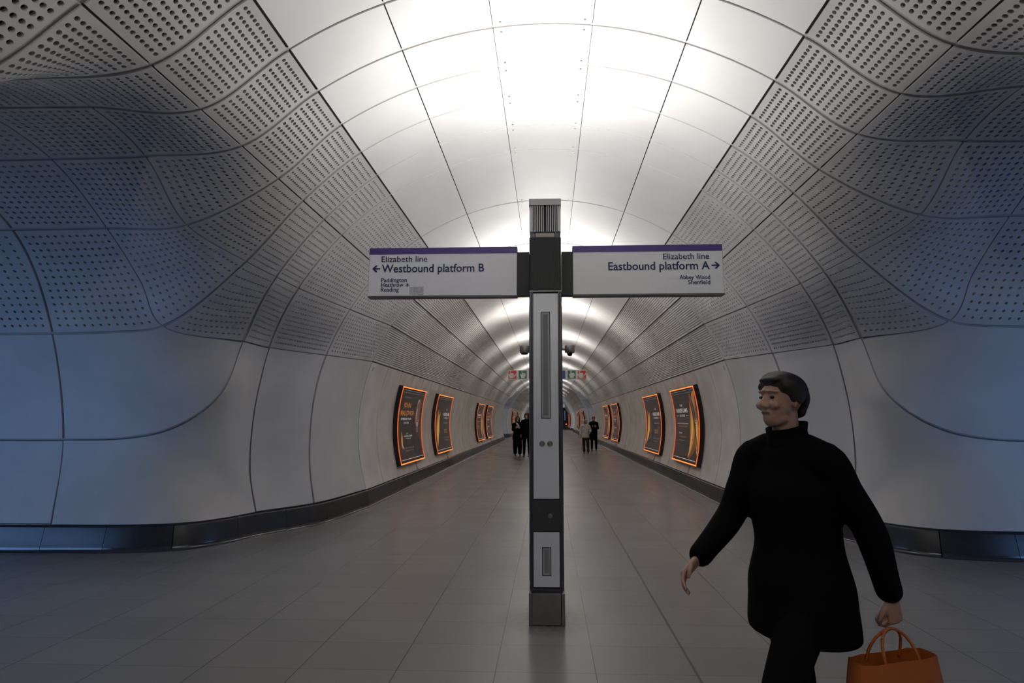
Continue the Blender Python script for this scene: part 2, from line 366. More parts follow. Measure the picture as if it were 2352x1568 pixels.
def junction(accs, s, holes=True, yc=Y0, ys=1.):
    """panels of both corners on side s (accs: mesh collector)"""
    acc = accs
    tf = lambda p: (s*p[0], yc+(p[1]-Y0)*ys, p[2])
    c20 = lambda Y: tuple(cyl(20.2, Y))
    zl = ['Z0', 'Z1', 'Z2', 'Z3']
    rings = {}
    for i in range(-5, 9):
        it = [('D', tuple(cyl(AD, D_[i]))), ('C', tuple(cyl(AC, C_[i]))), ('B', B_[i]), ('A', A_[i])]
        post = None
        if -2 <= i <= 5:
            y, z = PR_[i]
            if i in (5, -2):
                m = (lambda p: p) if i == 5 else (lambda p: (p[0], 2*Y0-p[1], p[2]))
                it += [(None, m(q)) for q in ((4.05, 6.98, 1.86), (4.33, 6.94, 1.56), (4.72, 6.92, 1.36), (5.2, 6.9, 1.27))]
            elif i in (4,): it += [(None, (5.15, 6.47, 2.535))]
            it += [('Z0', (ZX_[i], y, z)), ('Z1', (7.1, y, z)), ('Z2', (8.2, y, z)), ('Z3', (9.4, y, z))]
        elif i in (6, -3):
            m = (lambda p: p) if i == 6 else (lambda p: (p[0], 2*Y0-p[1], p[2]))
            it += [(None, m(q)) for q in ((3.90, 7.6, 2.1), (3.99, 7.62, 1.5), (3.97, 7.59, .8))]+[('S', m((3.82, 7.52, ZB)))]
        elif i in (7, -4):
            m = (lambda p: p) if i == 7 else (lambda p: (p[0], 2*Y0-p[1], p[2]))
            it += [(None, m(q)) for q in ((3.42, 8.30, 1.95), (3.47, 8.30, 1.4), (3.45, 8.30, .8))]+[('S', m((3.37, 8.32, ZB)))]
        else:
            it += [(None, tuple(cyl(a, D_[i]))) for a in (79.5, 89.3, 99.2)]+[('S', tuple(cyl(AS, D_[i])))]
        rings[i] = Spline([(k, tf(p)) for k, p in it], pre=tf(cyl(20.2, D_[i])))
    rows = list(range(-5, 9))
    def line(nm, src, lo=-5, hi=8, extra={}):
        it = []
        for i in range(lo, hi+1):
            it.append((i, tf(src[i])))
            if i in extra: it.append((None, tf(extra[i])))
        return Spline(it)
    Ld = line('D', {i: tuple(cyl(AD, D_[i])) for i in rows})
    Lc = line('C', {i: tuple(cyl(AC, C_[i])) for i in rows})
    Lb = line('B', B_); La = line('A', A_, extra={3: (4.52, 6.05, 3.02), -2: (4.5, 1.87, 3.0)} if False else {3: (4.53, 6.02, 3.03)})
    Lz = {}
    for q, zn in enumerate(zl):
        x = lambda i: ZX_[i] if q == 0 else (7.1, 8.2, 9.4)[q-1]
        it = [('SN', (x(-2)-.25 if q == 0 else x(-2), 2*Y0-6.56, ZB))]+[(i, (x(i),)+PR_[i]) for i in range(-2, 6)]+[('SF', (5.74 if q == 0 else x(5), 6.56, ZB))]
        Lz[zn] = Spline([(k, tf(p)) for k, p in it])
    Q = tf((0, Y0, 1.6))
    # skirting line (top edge) through the corner: ring 6 foot -> Z0 foot -> out
    path = [('S8', tuple(cyl(AS, 9.98))), ('S7', (3.37, 8.32, ZB)), ('S6', (3.82, 7.52, ZB)), (None, (3.99, 7.08, ZB)), (None, (4.22, 6.78, ZB)), (None, (4.62, 6.62, ZB)),
            ('Z0', (5.74, 6.56, ZB)), ('Z1', (7.1, 6.56, ZB)), ('Z2', (8.2, 6.56, ZB)), ('Z3', (9.4, 6.56, ZB))]
    far = Spline([(k, tf(p)) for k, p in path]); near = Spline([(k, tf((p[0], 2*Y0-p[1], p[2]))) for k, p in path])
    RG, LG = .017, .008                                  # half widths of ring joints and of longitudinal joints
    if not holes: RG = .02
    for i in range(-5, 8):
        c0, c1 = rings[i], rings[i+1]
        wide = abs(D_[i+1]-D_[i])
        hv = 12 if wide < .7 else 22
        show = holes and i >= -2
        for a, b, La_, Lb_ in (('D', 'C', Ld, Lc), ('C', 'B', Lc, Lb), ('B', 'A', Lb, La)):
            f = coons(c0.seg(a, b), c1.seg(a, b), La_.seg(i, i+1), Lb_.seg(i, i+1))
            hu = 11
            n = hv
            if (a == 'B') and i in (3,): n = 13; hu = 12
            if (a == 'B') and i in (0, 2): n = 13
            if (a == 'B') and i == -1: n = 20
            if show: panel(acc, f, Q, hu, n, gap=(LG, LG, RG, RG), mu=.035, mv=.022 if wide < .7 else .05, r=.0165)
            else: panel(acc, f, Q, gap=(LG, LG, RG, RG))
            backing(acc, f, Q)
            if holes: trim(acc, f, Q, RG, 4)
    for i in range(-2, 5):                               # cross-passage side
        c0, c1 = rings[i], rings[i+1]; perf = -1 <= i <= 3
        cols = [('A', 'Z0', La, Lz['Z0'])]+[(zl[q], zl[q+1], Lz[zl[q]], Lz[zl[q+1]]) for q in range(3)]
        for a, b, la, lb in cols:
            f = coons(c0.seg(a, b), c1.seg(a, b), la.seg(i, i+1), lb.seg(i, i+1))
            g = (RG*.8, RG*.8, RG, RG) if not perf else ((LG if a == 'A' else .015), .015, RG, RG)
            if holes and perf and a in ('A', 'Z0'):
                panel(acc, f, Q, 12, {-1: 20, 0: 8, 1: 10, 2: 12, 3: 14}[i], gap=g, mu=.04, mv=.04, r=.0168)
            else: panel(acc, f, Q, gap=g, res=(17, 13))
            backing(acc, f, Q, res=(13, 9))
            if holes: trim(acc, f, Q, RG, 4, res=17)
    # lower wall panels
    def wall(c0, c1, d0, d1, nn=(25, 17), gap=(.006, RG*.8, RG, RG)):
        f = coons(c0, c1, d0, d1); panel(acc, f, Q, gap=gap, res=nn, t=.035); backing(acc, f, Q, res=(17, 11))
    # between ring 6 (continued along the skirting) and ring 5, and the same mirrored
    def joined(sp1, a, b, sp2, c, d, w=.5):
        g, h = sp1.seg(a, b), sp2.seg(c, d)
        def fn(t):
            t = np.asarray(t, float); r = np.empty(t.shape+(3,)); m = t < w
            r[m] = g(t[m]/w); r[~m] = h((t[~m]-w)/(1-w)); return r
        return fn
    wall(rings[5].seg('A', 'Z0'), joined(rings[6], 'A', 'S', far, 'S6', 'Z0', .5), La.seg(5, 6), Lz['Z0'].seg(5, 'SF'), (41, 21), (.012, .012, RG, .008))
    wall(rings[-2].seg('A', 'Z0'), joined(rings[-3], 'A', 'S', near, 'S6', 'Z0', .5), lambda t: La.seg(-3, -2)(1-np.asarray(t)), lambda t: Lz['Z0'].seg('SN', -2)(1-np.asarray(t)), (41, 21), (.012, .012, RG, .008))
    for q in range(3):
        a, b = zl[q], zl[q+1]
        wall(rings[5].seg(a, b), far.seg(a, b), Lz[a].seg(5, 'SF'), Lz[b].seg(5, 'SF'))
        wall(rings[-2].seg(a, b), near.seg(a, b), lambda t, k=Lz[a]: k.seg('SN', -2)(1-np.asarray(t)), lambda t, k=Lz[b]: k.seg('SN', -2)(1-np.asarray(t)))
    for lo, hi, sp, nm in ((6, 7, far, ('S7', 'S6')), (7, 8, far, ('S8', 'S7')), (-4, -3, near, ('S7', 'S6')), (-5, -4, near, ('S8', 'S7'))):
        e = sp.seg(*nm); e2 = (lambda t, e=e: e(1-np.asarray(t))) if lo > 0 else e
        wall(rings[lo].seg('A', 'S'), rings[hi].seg('A', 'S'), La.seg(lo, hi), e2)
    return far, near

def straight(acc, s, ys, rib=True, behind=False):
    """ribbed haunch panels and plain wall panels of the straight tunnel on side s"""
    NG = 17
    for k in range(len(ys)-1):
        a, b = ys[k], ys[k+1]; L = b-a
        for (t0, t1) in ((AD, AC), (AC, AB), (AB, AA)):
            g = .012/R/D2R
            if rib and b < 60:
                ng = NG if t1-t0 > 11.5 else 14
                m = ng*6+1; th = np.linspace(t0+g, t1-g, m+4)
                ph = np.zeros(m+4); j = np.arange(m); ph[2:-2] = .5-.5*np.cos(2*np.pi*((j/6.) % 1)); ph[2:-2] = ph[2:-2]**.7
                kv = np.array([0, .045, .075, .11, .5*L/L*.5+.25, 1-.11, 1-.075, 1-.045, 1.]); kv[4] = .5
                amp = np.array([0, 0, .5, 1, 1, 1, .5, 0, 0.])
                rr = R+.019*ph[:, None]*amp[None]
                Y = a+.006+(L-.012)*kv
                P = np.stack([s*rr*np.sin(th*D2R)[:, None], np.broadcast_to(Y, rr.shape), CZ+rr*np.cos(th*D2R)[:, None]], -1)
                acc.add(P, grid_faces(*P.shape[:2]), 0)
                n = np.stack([-s*np.sin(th*D2R), 0*th, -np.cos(th*D2R)], -1)[:, None]*np.ones((1, 9, 1)); rim_skirt(acc, P, n, .03, 0)
            else:
                f = lambda u, v: cyl(t0+(t1-t0)*u, a+L*v, s); panel(acc, f, (0, (a+b)/2, 1.4), gap=(.01, .01, .006, .006), res=(9, 3))
        f = lambda u, v: cyl(AA+(AS-AA)*u, a+L*v, s)
        panel(acc, f, (0, (a+b)/2, 1.4), gap=(.012, .006, .008, .008), res=(21, 3), mi=3)
    th = np.linspace(AD, AS, 40); f = cyl(th[:, None], np.array([ys[0], ys[-1]])[None], s, R+.034)
    acc.add(f, grid_faces(40, 2), 1)

def lin(a, b, n): return list(np.linspace(a, b, n+1))
SEG1 = lin(9.98, 41.0, 29); SEG2 = lin(49.0, 72.0, 22); SEG3 = lin(80., 93., 12); SEGB = lin(-12.0, -2.08, 9)
paths = {}
for s, nm in ((-1, 'left'), (1, 'right')):
    acc = Acc()
    paths[s] = [junction(acc, s)]
    paths[s].append(junction(acc, s, False, 45.0, 4/6.03)); paths[s].append(junction(acc, s, False, 76.0, 4/6.03))
    for sg in (SEG1, SEG2, SEG3, SEGB): straight(acc, s, sg, rib=sg is not SEGB)
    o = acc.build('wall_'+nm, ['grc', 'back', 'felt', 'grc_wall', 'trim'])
    struct(o, 'curved %s wall of moulded concrete cladding, perforated and ribbed above, plain below' % nm, 'wall')

# crown strip
acc = Acc(); TH = [-AD, -20.2, -7., 7., 20.2, AD]
allY = SEGB+[D_[i] for i in range(-4, 8)]+SEG1+[45+(D_[i]-Y0)*4/6.03 for i in range(-4, 8)]+SEG2+[76+(D_[i]-Y0)*4/6.03 for i in range(-4, 8)]+SEG3
allY = sorted(set(round(y, 4) for y in allY))
for a, b in zip(allY[:-1], allY[1:]):
    gg = .011 if b < 10.1 else .006
    ga, gb = (.017 if 7. < q < 10.5 else gg for q in (a, b))
    for t0, t1 in zip(TH[:-1], TH[1:]):
        g0, g1 = (.012 if abs(q) > 30 else (.005 if abs(q) > 10 else .0028) for q in (t0, t1))
        f = lambda u, v: cyl(t0+(t1-t0)*u, a+(b-a)*v)
        panel(acc, f, (0, (a+b)/2, 1.4), gap=(g0, g1, ga, gb), res=(9, 3)); trim(acc, f, (0, (a+b)/2, 1.4), gg, 3, .012, 5, (ga == gg, gb == gg))
    if b < 20:
        for yy in (a+.06, b-.06):
            for th in (-5.9, 5.9):
                p = cyl(th, yy, r=R-.0015); n = np.array([-math.sin(th*D2R), 0, -math.cos(th*D2R)])
                acc.tube(p-n*.001, p+n*.003, .011, .009, 10, 2)
th = np.linspace(-AD, AD, 40); acc.add(cyl(th[:, None], np.array([allY[0], allY[-1]])[None], r=R+.034), grid_faces(40, 2), 1)
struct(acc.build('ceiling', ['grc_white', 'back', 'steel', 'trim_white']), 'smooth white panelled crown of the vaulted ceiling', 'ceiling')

# floor
acc = Acc(); acc.add([(-9.6, -12, 0), (9.6, -12, 0), (9.6, 93.2, 0), (-9.6, 93.2, 0)], [(0, 1, 2, 3)], 0, False)
struct(acc.build('floor', ['floor']), 'grey porcelain tiled floor of the passage', 'floor')

# skirtings: swept profile (offset into the room, height)
PROF = [(.105, .0), (.075, .006), (.062, .02), (.058, .05), (.02, .262), (.014, .275), (.0, .282), (-.04, .284)]
def sweep(acc, pts, s_in):
    pts = np.asarray(pts, float); d = np.gradient(pts, axis=0)[:, :2]; d /= np.linalg.norm(d, axis=1, keepdims=True)
    nrm = np.stack([-d[:, 1], d[:, 0]], 1)*s_in
    P = np.stack([np.column_stack([pts[:, 0]+nrm[:, 0]*o, pts[:, 1]+nrm[:, 1]*o, np.full(len(pts), z)]) for o, z in PROF], 1)
    acc.add(P[:, 3:], grid_faces(len(pts), len(PROF)-3), 0); acc.add(P[:, :4], grid_faces(len(pts), 4), 1)
def cut(fn, L, step):
    n = max(1, round(L/step))
    for k in range(n):
        g = .0025/L; yield fn(np.linspace(k/n+g, (k+1)/n-g, 9))
for s, nm in ((-1, 'left'), (1, 'right')):
    acc = Acc(); xb = s*R*math.sin(AS*D2R)
    for a, b in ((9.98, 41.), (49., 72.), (80., 93.), (-12., -2.08)):
        fn = lambda t, a=a, b=b: np.stack([np.full(len(t), xb), a+(b-a)*t, 0*t], 1)
        for pts in cut(fn, b-a, .72): sweep(acc, pts, s)
    for far, near in paths[s]:
        for sp, sg in ((far, -1), (near, 1)):
            fn = sp.seg('S8', 'Z3'); q = fn(np.linspace(0, 1, 60)); L = np.linalg.norm(np.diff(q, axis=0), axis=1).sum()
            for pts in cut(fn, L, .74): sweep(acc, pts, sg*s)
    struct(acc.build('baseboard_'+nm, ['skirting', 'skirting_foot']), 'dark glossy stone skirting along the %s wall' % nm, 'skirting')

# end walls
acc = Acc(); acc.box(-3.6, 3.6, 93., 93.3, 0, 4.9)
acc.box(2.62, 2.80, 92.94, 93., 1.35, 2.9, 1); acc.box(-2.8, -2.62, 92.94, 93., 1.35, 2.9, 1)
struct(acc.build('wall_far', ['endwall', 'endglass']), 'dark blue platform end closing the far end of the tunnel', 'wall')
for s, nm in ((-1, 'left_passage_end'), (1, 'right_passage_end')):
    acc = Acc()
    for y in (Y0, 45, 76): acc.box(*sorted((s*9.42, s*9.6)), y-3.4, y+3.4, 0, 4.)
    struct(acc.build('wall_'+nm, ['endwall']), 'end wall of the side passages on the %s' % nm.split('_')[0], 'wall')
acc = Acc(); acc.box(-3.6, 3.6, -12.2, -12., 0, 4.9)
struct(acc.build('wall_rear', ['endwall']), 'rear wall of the passage', 'wall')

# ------------------------------------------------------------------ light totems
TX, TY = .012, 4.54
def fins(acc, x0, x1, n, y0, y1, z0, z1, wd, mi=0):
    for k in range(n):
        c = x0+(x1-x0)*(k+.5)/n; acc.box(c-wd/2, c+wd/2, y0, y1, z0, z1, mi)
def totem(label, group=None):
    root = empty('light_totem'); tag(root, label, 'totem', group)
    a = Acc(); a.box(-.108, .104, -.140, .140, .004, .226, 0, .003); a.build('plinth', 'steel', root)
    for sx in (-1, 1):
        a = Acc(); x = sorted((sx*.108, sx*.134)); a.box(x[0], x[1], -.140, .140, .0, .228, 0, .006); a.build('plinth_corner', 'steel', root)
    a = Acc(); a.box(-.112, .112, -.118, .118, .226, .262); a.box(-.125, .125, -.132, .132, .242, .254); a.build('ledge', 'darkmetal', root)
    for sx in (-1, 1):
        for sy in (-1, 1):
            a = Acc(); x = sorted((sx*.108, sx*.128)); y = sorted((sy*.100, sy*.137))
            a.box(x[0], x[1], y[0], y[1], .25, 2.507, 0, .007); x2 = sorted((sx*.101, sx*.108)); a.box(x2[0], x2[1], *sorted((sy*.1, sy*.130)), .25, 2.507, 0)
            a.build('corner_post', 'darkmetal', root)
        a = Acc(); x = sorted((sx*.112, sx*.131)); a.box(x[0], x[1], -.092, .092, .30, 2.40, 0, .006); a.build('side_panel', 'sideglass', root)
    a = Acc(); a.box(-.104, .104, -.118, .118, .255, 2.50); a.build('core', 'black', root)
    a = Acc(); a.box(-.128, .128, -.138, .138, 2.505, 2.514, 0, .002); a.build('top_trim', 'cap', root)
    for sy in (-1, 1):
        yy = lambda p, q: sorted((sy*p, sy*q))
        a = Acc(); a.box(-.0975, .0975, *yy(.118, .131), .905, 2.492, 0, .002); up = a.build('upper_panel', 'glassgrey', root)
        a = Acc(); a.box(-.039, .036, *yy(.131, .1325), 1.506, 2.344); a.box(-.0335, .0305, *yy(.1325, .133), 1.512, 2.338, 1); a.box(-.021, .018, *yy(.133, .1335), 1.53, 2.322, 2)
        a.build('speaker_grille', ['joint', 'slotframe', 'mesh'], up)
        for x in (-.031, .0295):
            a = Acc(); prof = [(.0215, .0), (.0215, .004), (.018, .006), (.0165, .003), (.0135, .003), (.0125, .0055), (.009, .0055), (.008, .003), (.0045, .003), (.0035, .006), (.0005, .006)]
            a.lathe([(r, h*1.) for r, h in prof], (x, sy*.131, 1.315), 'Y', 28)
            if sy > 0: a.v = [np.column_stack([v[:, 0], 2*.131-v[:, 1], v[:, 2]]) for v in a.v]
            a.build('intercom_button', 'buttonmetal', up)
        a = Acc(); a.box(-.101, .101, *yy(.118, .131), .668, .896, 0, .002); ap = a.build('access_panel', 'accessgrey', root)
        if sy < 0:
            a = Acc(); a.lathe([(.017, 0), (.017, .002), (.0145, .0035), (.011, .0015), (.0075, .0015), (.0065, .004), (.0005, .004)], (.029, -.131, .779), 'Y', 24); a.build('lock', 'buttonmetal', ap)
        a = Acc(); a.box(-.0975, .0975, *yy(.118, .131), .268, .660, 0, .002); lp = a.build('lower_panel', 'glassgrey', root)
        a = Acc(); a.box(-.0345, .0345, *yy(.131, .1325), .347, .553); a.box(-.029, .029, *yy(.1325, .133), .353, .547, 1); a.box(-.0165, .0165, *yy(.133, .1335), .366, .534, 2)
        a.build('speaker_grille', ['joint', 'slotframe', 'mesh'], lp)
    a = Acc(); a.box(-.118, .118, -.124, .124, 2.514, 2.956)
    for sy in (-1, 1):
        fins(a, -.112, .112, 14, *sorted((sy*.124, sy*.131)), 2.528, 2.95, .009)
    for sx in (-1, 1):
        a.box(*sorted((sx*.116, sx*.127)), -.128, .128, 2.516, 2.954, 0, .003)
    a.build('ribbed_box', 'black', root)
    a = Acc(); a.box(-.122, -.082, -.10, .10, 2.956, 3.02); a.box(.078, .118, -.10, .10, 2.956, 3.02); a.box(-.082, .078, -.07, .09, 2.956, 3.02); a.build('neck', 'darkmetal', root)
    a = Acc(); fins(a, -.078, .074, 10, -.112, -.07, 2.962, 2.998, .0125); a.box(-.078, .074, -.104, -.07, 2.960, 2.994); a.build('vent', 'beige', root)
    a = Acc(); a.box(-.108, .108, -.085, .085, 3.012, 3.226, 1)
    for sy in (-1, 1):
        fins(a, -.126, -.008, 8, *sorted((sy*.085, sy*.122)), 3.004, 3.226, .0065); fins(a, .008, .126, 8, *sorted((sy*.085, sy*.122)), 3.004, 3.226, .0065)
    for k in range(14):
        y = -.11+.22*(k+.5)/14
        for sx in (-1, 1): a.box(*sorted((sx*.108, sx*.127)), y-.003, y+.003, 3.015, 3.226)
    a.build('heat_sink', ['fin', 'black'], root)
    a = Acc()
    for b in ((-.130, -.118, -.13, .13), (.118, .130, -.13, .13), (-.118, .118, -.13, -.118), (-.118, .118, .118, .13)): a.box(b[0], b[1], b[2], b[3], 3.226, 3.280)
    a.box(-.118, .118, -.118, .118, 3.226, 3.236)
    cp = a.build('lamp_housing', 'cap', root)
    a = Acc(); a.box(-.11, .11, -.11, .11, 3.236, 3.262); a.build('uplight_lens', 'lens', cp)
    return root
M['sideglass'] = mat('blue_side_glass', (.16, .20, .30), .12)
M['joint'] = mat('dark_joint', (.05, .05, .052), .7)
M['buttonmetal'] = mat('button_metal', (.30, .30, .29), .3, .9)
M['accessgrey'] = mat('dark_access_panel', (.055, .055, .058), .45, noise=.1, nscale=30)
def uplights(y, near=False, small=False):
    L = lambda d, p, sp=180: area('totem_uplight', (TX, y, 3.30), d, .2, .08, p, UP_COL if near else FAR_COL, sp)
    if near:
        for sg in (-1, 1): L((0, sg*math.sin(UP_TILT*D2R), math.cos(UP_TILT*D2R)), UP_POWER*(1 if sg > 0 or y > 8 else .85)*(1.5 if y < 0 else 1))
        for sg in (-1, 1): L((sg*math.sin(50*D2R), 0, math.cos(50*D2R)), UP_POWER*.12)
    elif small: L((0, 0, 1), FAR_POWER*1.7, 150)
    else:
        L((0, 0, 1), FAR_POWER, 125)
        for sg in (-1, 1): L((0, sg*.7, .7), FAR_POWER*.26); L((sg*.90, 0, .42), FAR_POWER*.42, 120)
t0 = totem('slim grey light totem carrying the two platform direction signs, nearest the viewer')
t0.location = (TX, TY, 0); uplights(TY, True)
for k in [-1]+list(range(1, 16)):
    c = copy_tree(t0); y = TY+5.5*k if k > 0 else -2.6; c.location = (TX, y, 0); uplights(y, k < 2, k > 7)
    if k == -1: tag(c, 'light totem behind the viewer', 'totem')
    elif k == 1: tag(c, 'light totem right behind the nearest one, carrying the two round cameras', 'totem')
    elif k == 2: tag(c, 'light totem behind the wide red, green and blue safety sign board', 'totem')
    elif k == 8: tag(c, 'far light totem carrying the tiny distant purple-topped sign', 'totem')
    else: tag(c, 'slim light totem hidden in the centre line beyond the nearest totem', 'totem', 'light totems lined up out of sight behind the near one')

# ------------------------------------------------------------------ lettering
def text_verts(txt, bold=0., spacing=1.):
    cu = bpy.data.curves.new('t', 'FONT'); cu.body = txt; cu.size = 1; cu.offset = bold; cu.resolution_u = 3; cu.space_character = spacing
    o = bpy.data.objects.new('t', cu); C.objects.link(o); bpy.context.view_layer.update()
    me = bpy.data.meshes.new_from_object(o.evaluated_get(bpy.context.evaluated_depsgraph_get()))
    v = np.array([q.co[:] for q in me.vertices]).reshape(-1, 3); f = [tuple(p.vertices) for p in me.polygons]
    bpy.data.objects.remove(o); bpy.data.curves.remove(cu); bpy.data.meshes.remove(me)
    return v, f
def put_text(acc, txt, x0, x1, base, cap, fn, bold=0., mi=0, spacing=1.):
    """fit txt to [x0,x1] x cap height; fn(x, z) -> 3-D"""
    v, f = text_verts(txt, bold, spacing)
    vc, _ = text_verts('E', bold); ch = vc[:, 1].max()
    lo, hi = v[:, 0].min(), v[:, 0].max()
    X = x0+(v[:, 0]-lo)/(hi-lo)*(x1-x0); Z = base+v[:, 1]*cap/ch
    P = fn(X, Z)
    tri = [q for q in f if len(q) == 3]; oth = [q for q in f if len(q) != 3]
    fan = [(q[0], q[i], q[i+1]) for q in oth for i in range(1, len(q)-1)]
    acc.add(P, tri+fan, mi, False)
def poly(acc, pts, fn, mi=0):
    p = np.array(pts, float); acc.add(fn(p[:, 0], p[:, 1]), [tuple(range(len(p)))], mi, False)

# ------------------------------------------------------------------ direction signs on the totem
def direction_sign(side, y=4.5):
    left = side == 'left'
    root = empty('direction_sign', (0, 0, 0))
    x0, x1 = (-1.443, -.221) if left else (.238, 1.443)
    a = Acc(); a.box(x0-.004, x1+.004, .002, .078, 2.496, 2.909, 0, .002); a.box(x0-.004, x1+.004, -.006, .084, 2.490, 2.502); a.build('frame', 'signback', root)
    a = Acc(); a.box(x0, x1, -.003, .003, 2.503, 2.904); a.build('face', 'signwhite' if left else 'signwhite_b', root)
    a = Acc(); a.box(x0, x1, -.0045, -.003, 2.852, 2.904); a.build('purple_band', 'purple', root)
    a = Acc(); xa = sorted((x1-.0 if left else x0, -.12 if left else .12+TX*2)); a.box(xa[0], xa[1], -.005, .085, 2.500, 2.858); a.build('bracket', 'black', root)
    a = Acc(); fn = lambda X, Z: np.stack([X, np.full(len(X), -.0055), Z], 1)
    if left:
        put_text(a, 'Elizabeth line', -1.341, -.959, 2.788, .048, fn, .006)
        put_text(a, 'Westbound platform B', -1.337, -.489, 2.700, .066, fn, .014)
        put_text(a, 'Paddington', -1.338, -1.125, 2.618, .034, fn, .012)
        put_text(a, 'Heathrow', -1.338, -1.152, 2.578, .034, fn, .012)
        put_text(a, 'Reading', -1.338, -1.190, 2.538, .034, fn, .012)
        m = lambda x: x; ax, sg = -1.417, 1
        pl = [(0, .018), (.003, .012), (.003, .004), (.017, -.006), (.017, -.009), (.003, -.004), (.002, -.012), (.007, -.016), (.007, -.018), (0, -.016)]
        pl = pl+[(-p, q) for p, q in pl[-2:0:-1]]
        poly(a, [(-1.118+p, 2.594+q) for p, q in pl], fn)
    else:
        put_text(a, 'Elizabeth line', .967, 1.337, 2.785, .048, fn, .006)
        put_text(a, 'Eastbound platform A', .523, 1.337, 2.700, .066, fn, .014)
        put_text(a, 'Abbey Wood', 1.092, 1.336, 2.618, .034, fn, .012)
        put_text(a, 'Shenfield', 1.160, 1.336, 2.577, .034, fn, .012)
        ax, sg = 1.419, -1
    z = 2.731
    for s2 in (1, -1):
        poly(a, [(ax, z), (ax+sg*.028, z+s2*.0275), (ax+sg*.046, z+s2*.0275), (ax+sg*.0245, z+s2*.006), (ax+sg*.0245, z)], fn)
    poly(a, [(ax+sg*.02, z-.006), (ax+sg*.067, z-.006), (ax+sg*.067, z+.006), (ax+sg*.02, z+.006)], fn)
    a.build('lettering', 'navy', root)
    if left:
        a = Acc(); q = [(-1.103+.116*i/8+.003*random.uniform(-1, 1), 2.578+.004*random.uniform(-1, 1)) for i in range(9)]+[(-.985+.003*random.uniform(-1, 1), 2.578-.068*i/6) for i in range(1, 7)]
        q += [(-.985-.116*i/8, 2.510+.003*random.uniform(-1, 1)) for i in range(1, 9)]; poly(a, q, lambda X, Z: np.stack([X, np.full(len(X), -.0042), Z], 1)); a.build('glue_residue', 'residue', root)
    root.location = (0, y, 0)
    return root
sl = tag(direction_sign('left'), 'white sign with purple band reading Westbound platform B, arrow pointing left', 'sign')
sr = tag(direction_sign('right'), 'white sign with purple band reading Eastbound platform A, arrow pointing right', 'sign')
c = copy_tree(sl); c.location = (0, 48.5, 0); tag(c, 'left of the two tiny signs far down the tunnel, behind the near totem', 'sign')
c = copy_tree(sr); c.location = (0, 48.5, 0); tag(c, 'tiny purple-topped sign far down the tunnel, just right of the near totem', 'sign')

# ------------------------------------------------------------------ cameras on the second totem
def security_camera(x, dome, label):
    root = empty('security_camera', (x, 10.04, 0)); tag(root, label, 'camera')
    a = Acc(); a.lathe([(.001, 2.806), (.078, 2.806), (.088, 2.800), (.088, 2.682), (.080, 2.676), (.001, 2.676)], (0, 0, 0), 'Z', 32); a.build('housing', 'camera_body', root)
    a = Acc()
    if dome: a.lathe([(.050, 2.677)]+[(.050*math.cos(t*D2R), 2.668-.056*math.sin(t*D2R)) for t in range(0, 91, 10)], (0, 0, 0), 'Z', 24); a.build('dome', 'dome', root)
    else: a.lathe([(.062, 2.677), (.060, 2.654), (.052, 2.648), (.001, 2.648)], (0, 0, 0), 'Z', 24); a.build('lens_ring', 'dome', root)
    a = Acc(); sg = -1 if x > 0 else 1; a.tube((sg*.08, 0, 2.745), (TX-x-sg*.13, 0, 2.745), .028, n=14); a.build('arm', 'camera_body', root)
security_camera(-.389, False, 'grey cylindrical camera on the left of the second totem')
security_camera(.417, True, 'grey camera with black dome below, right of the second totem')

# ------------------------------------------------------------------ safety sign board on the third totem
root = empty('safety_sign', (0, 15.3, 0)); tag(root, 'long white board with red, green and blue emergency symbols across the third totem', 'sign')
a = Acc(); a.box(-1.056, 1.066, .0, .05, 2.570, 2.828, 0, .004); a.build('board', 'plate', root)
def hand(a, x, z, s, fn, mi):                       # pointing hand, wrist at the bottom
    pts = [(-.18, -.42), (.24, -.42), (.28, -.25), (.36, -.12), (.36, .12), (.30, .2), (.2, .2), (.1, .19), (-.02, .22), (-.04, .42), (-.12, .42), (-.14, .05), (-.28, .12), (-.34, .06), (-.28, -.1), (-.22, -.26)]
    poly(a, [(x+p*s, z+q*s) for p, q in pts], fn, mi)
    for r0, r1, m2 in ((.0, .06, mi),):
        poly(a, [(x-.08*s+r1*s*math.cos(t), z+.40*s+r1*s*math.sin(t)) for t in np.linspace(0, 6.283, 9)[:-1]], fn, m2)
    b = .13*s; t = .022*s; cx, cz = x-.08*s, z+.36*s
    for q in ((cx-b, cx+b, cz+b-t, cz+b), (cx-b, cx-b+t, cz-b*.2, cz+b), (cx+b-t, cx+b, cz-b*.2, cz+b)):
        poly(a, [(q[0], q[2]), (q[1], q[2]), (q[1], q[3]), (q[0], q[3])], fn, mi)
fz = lambda d: (lambda X, Z: np.stack([X, np.full(len(X), d), Z], 1))
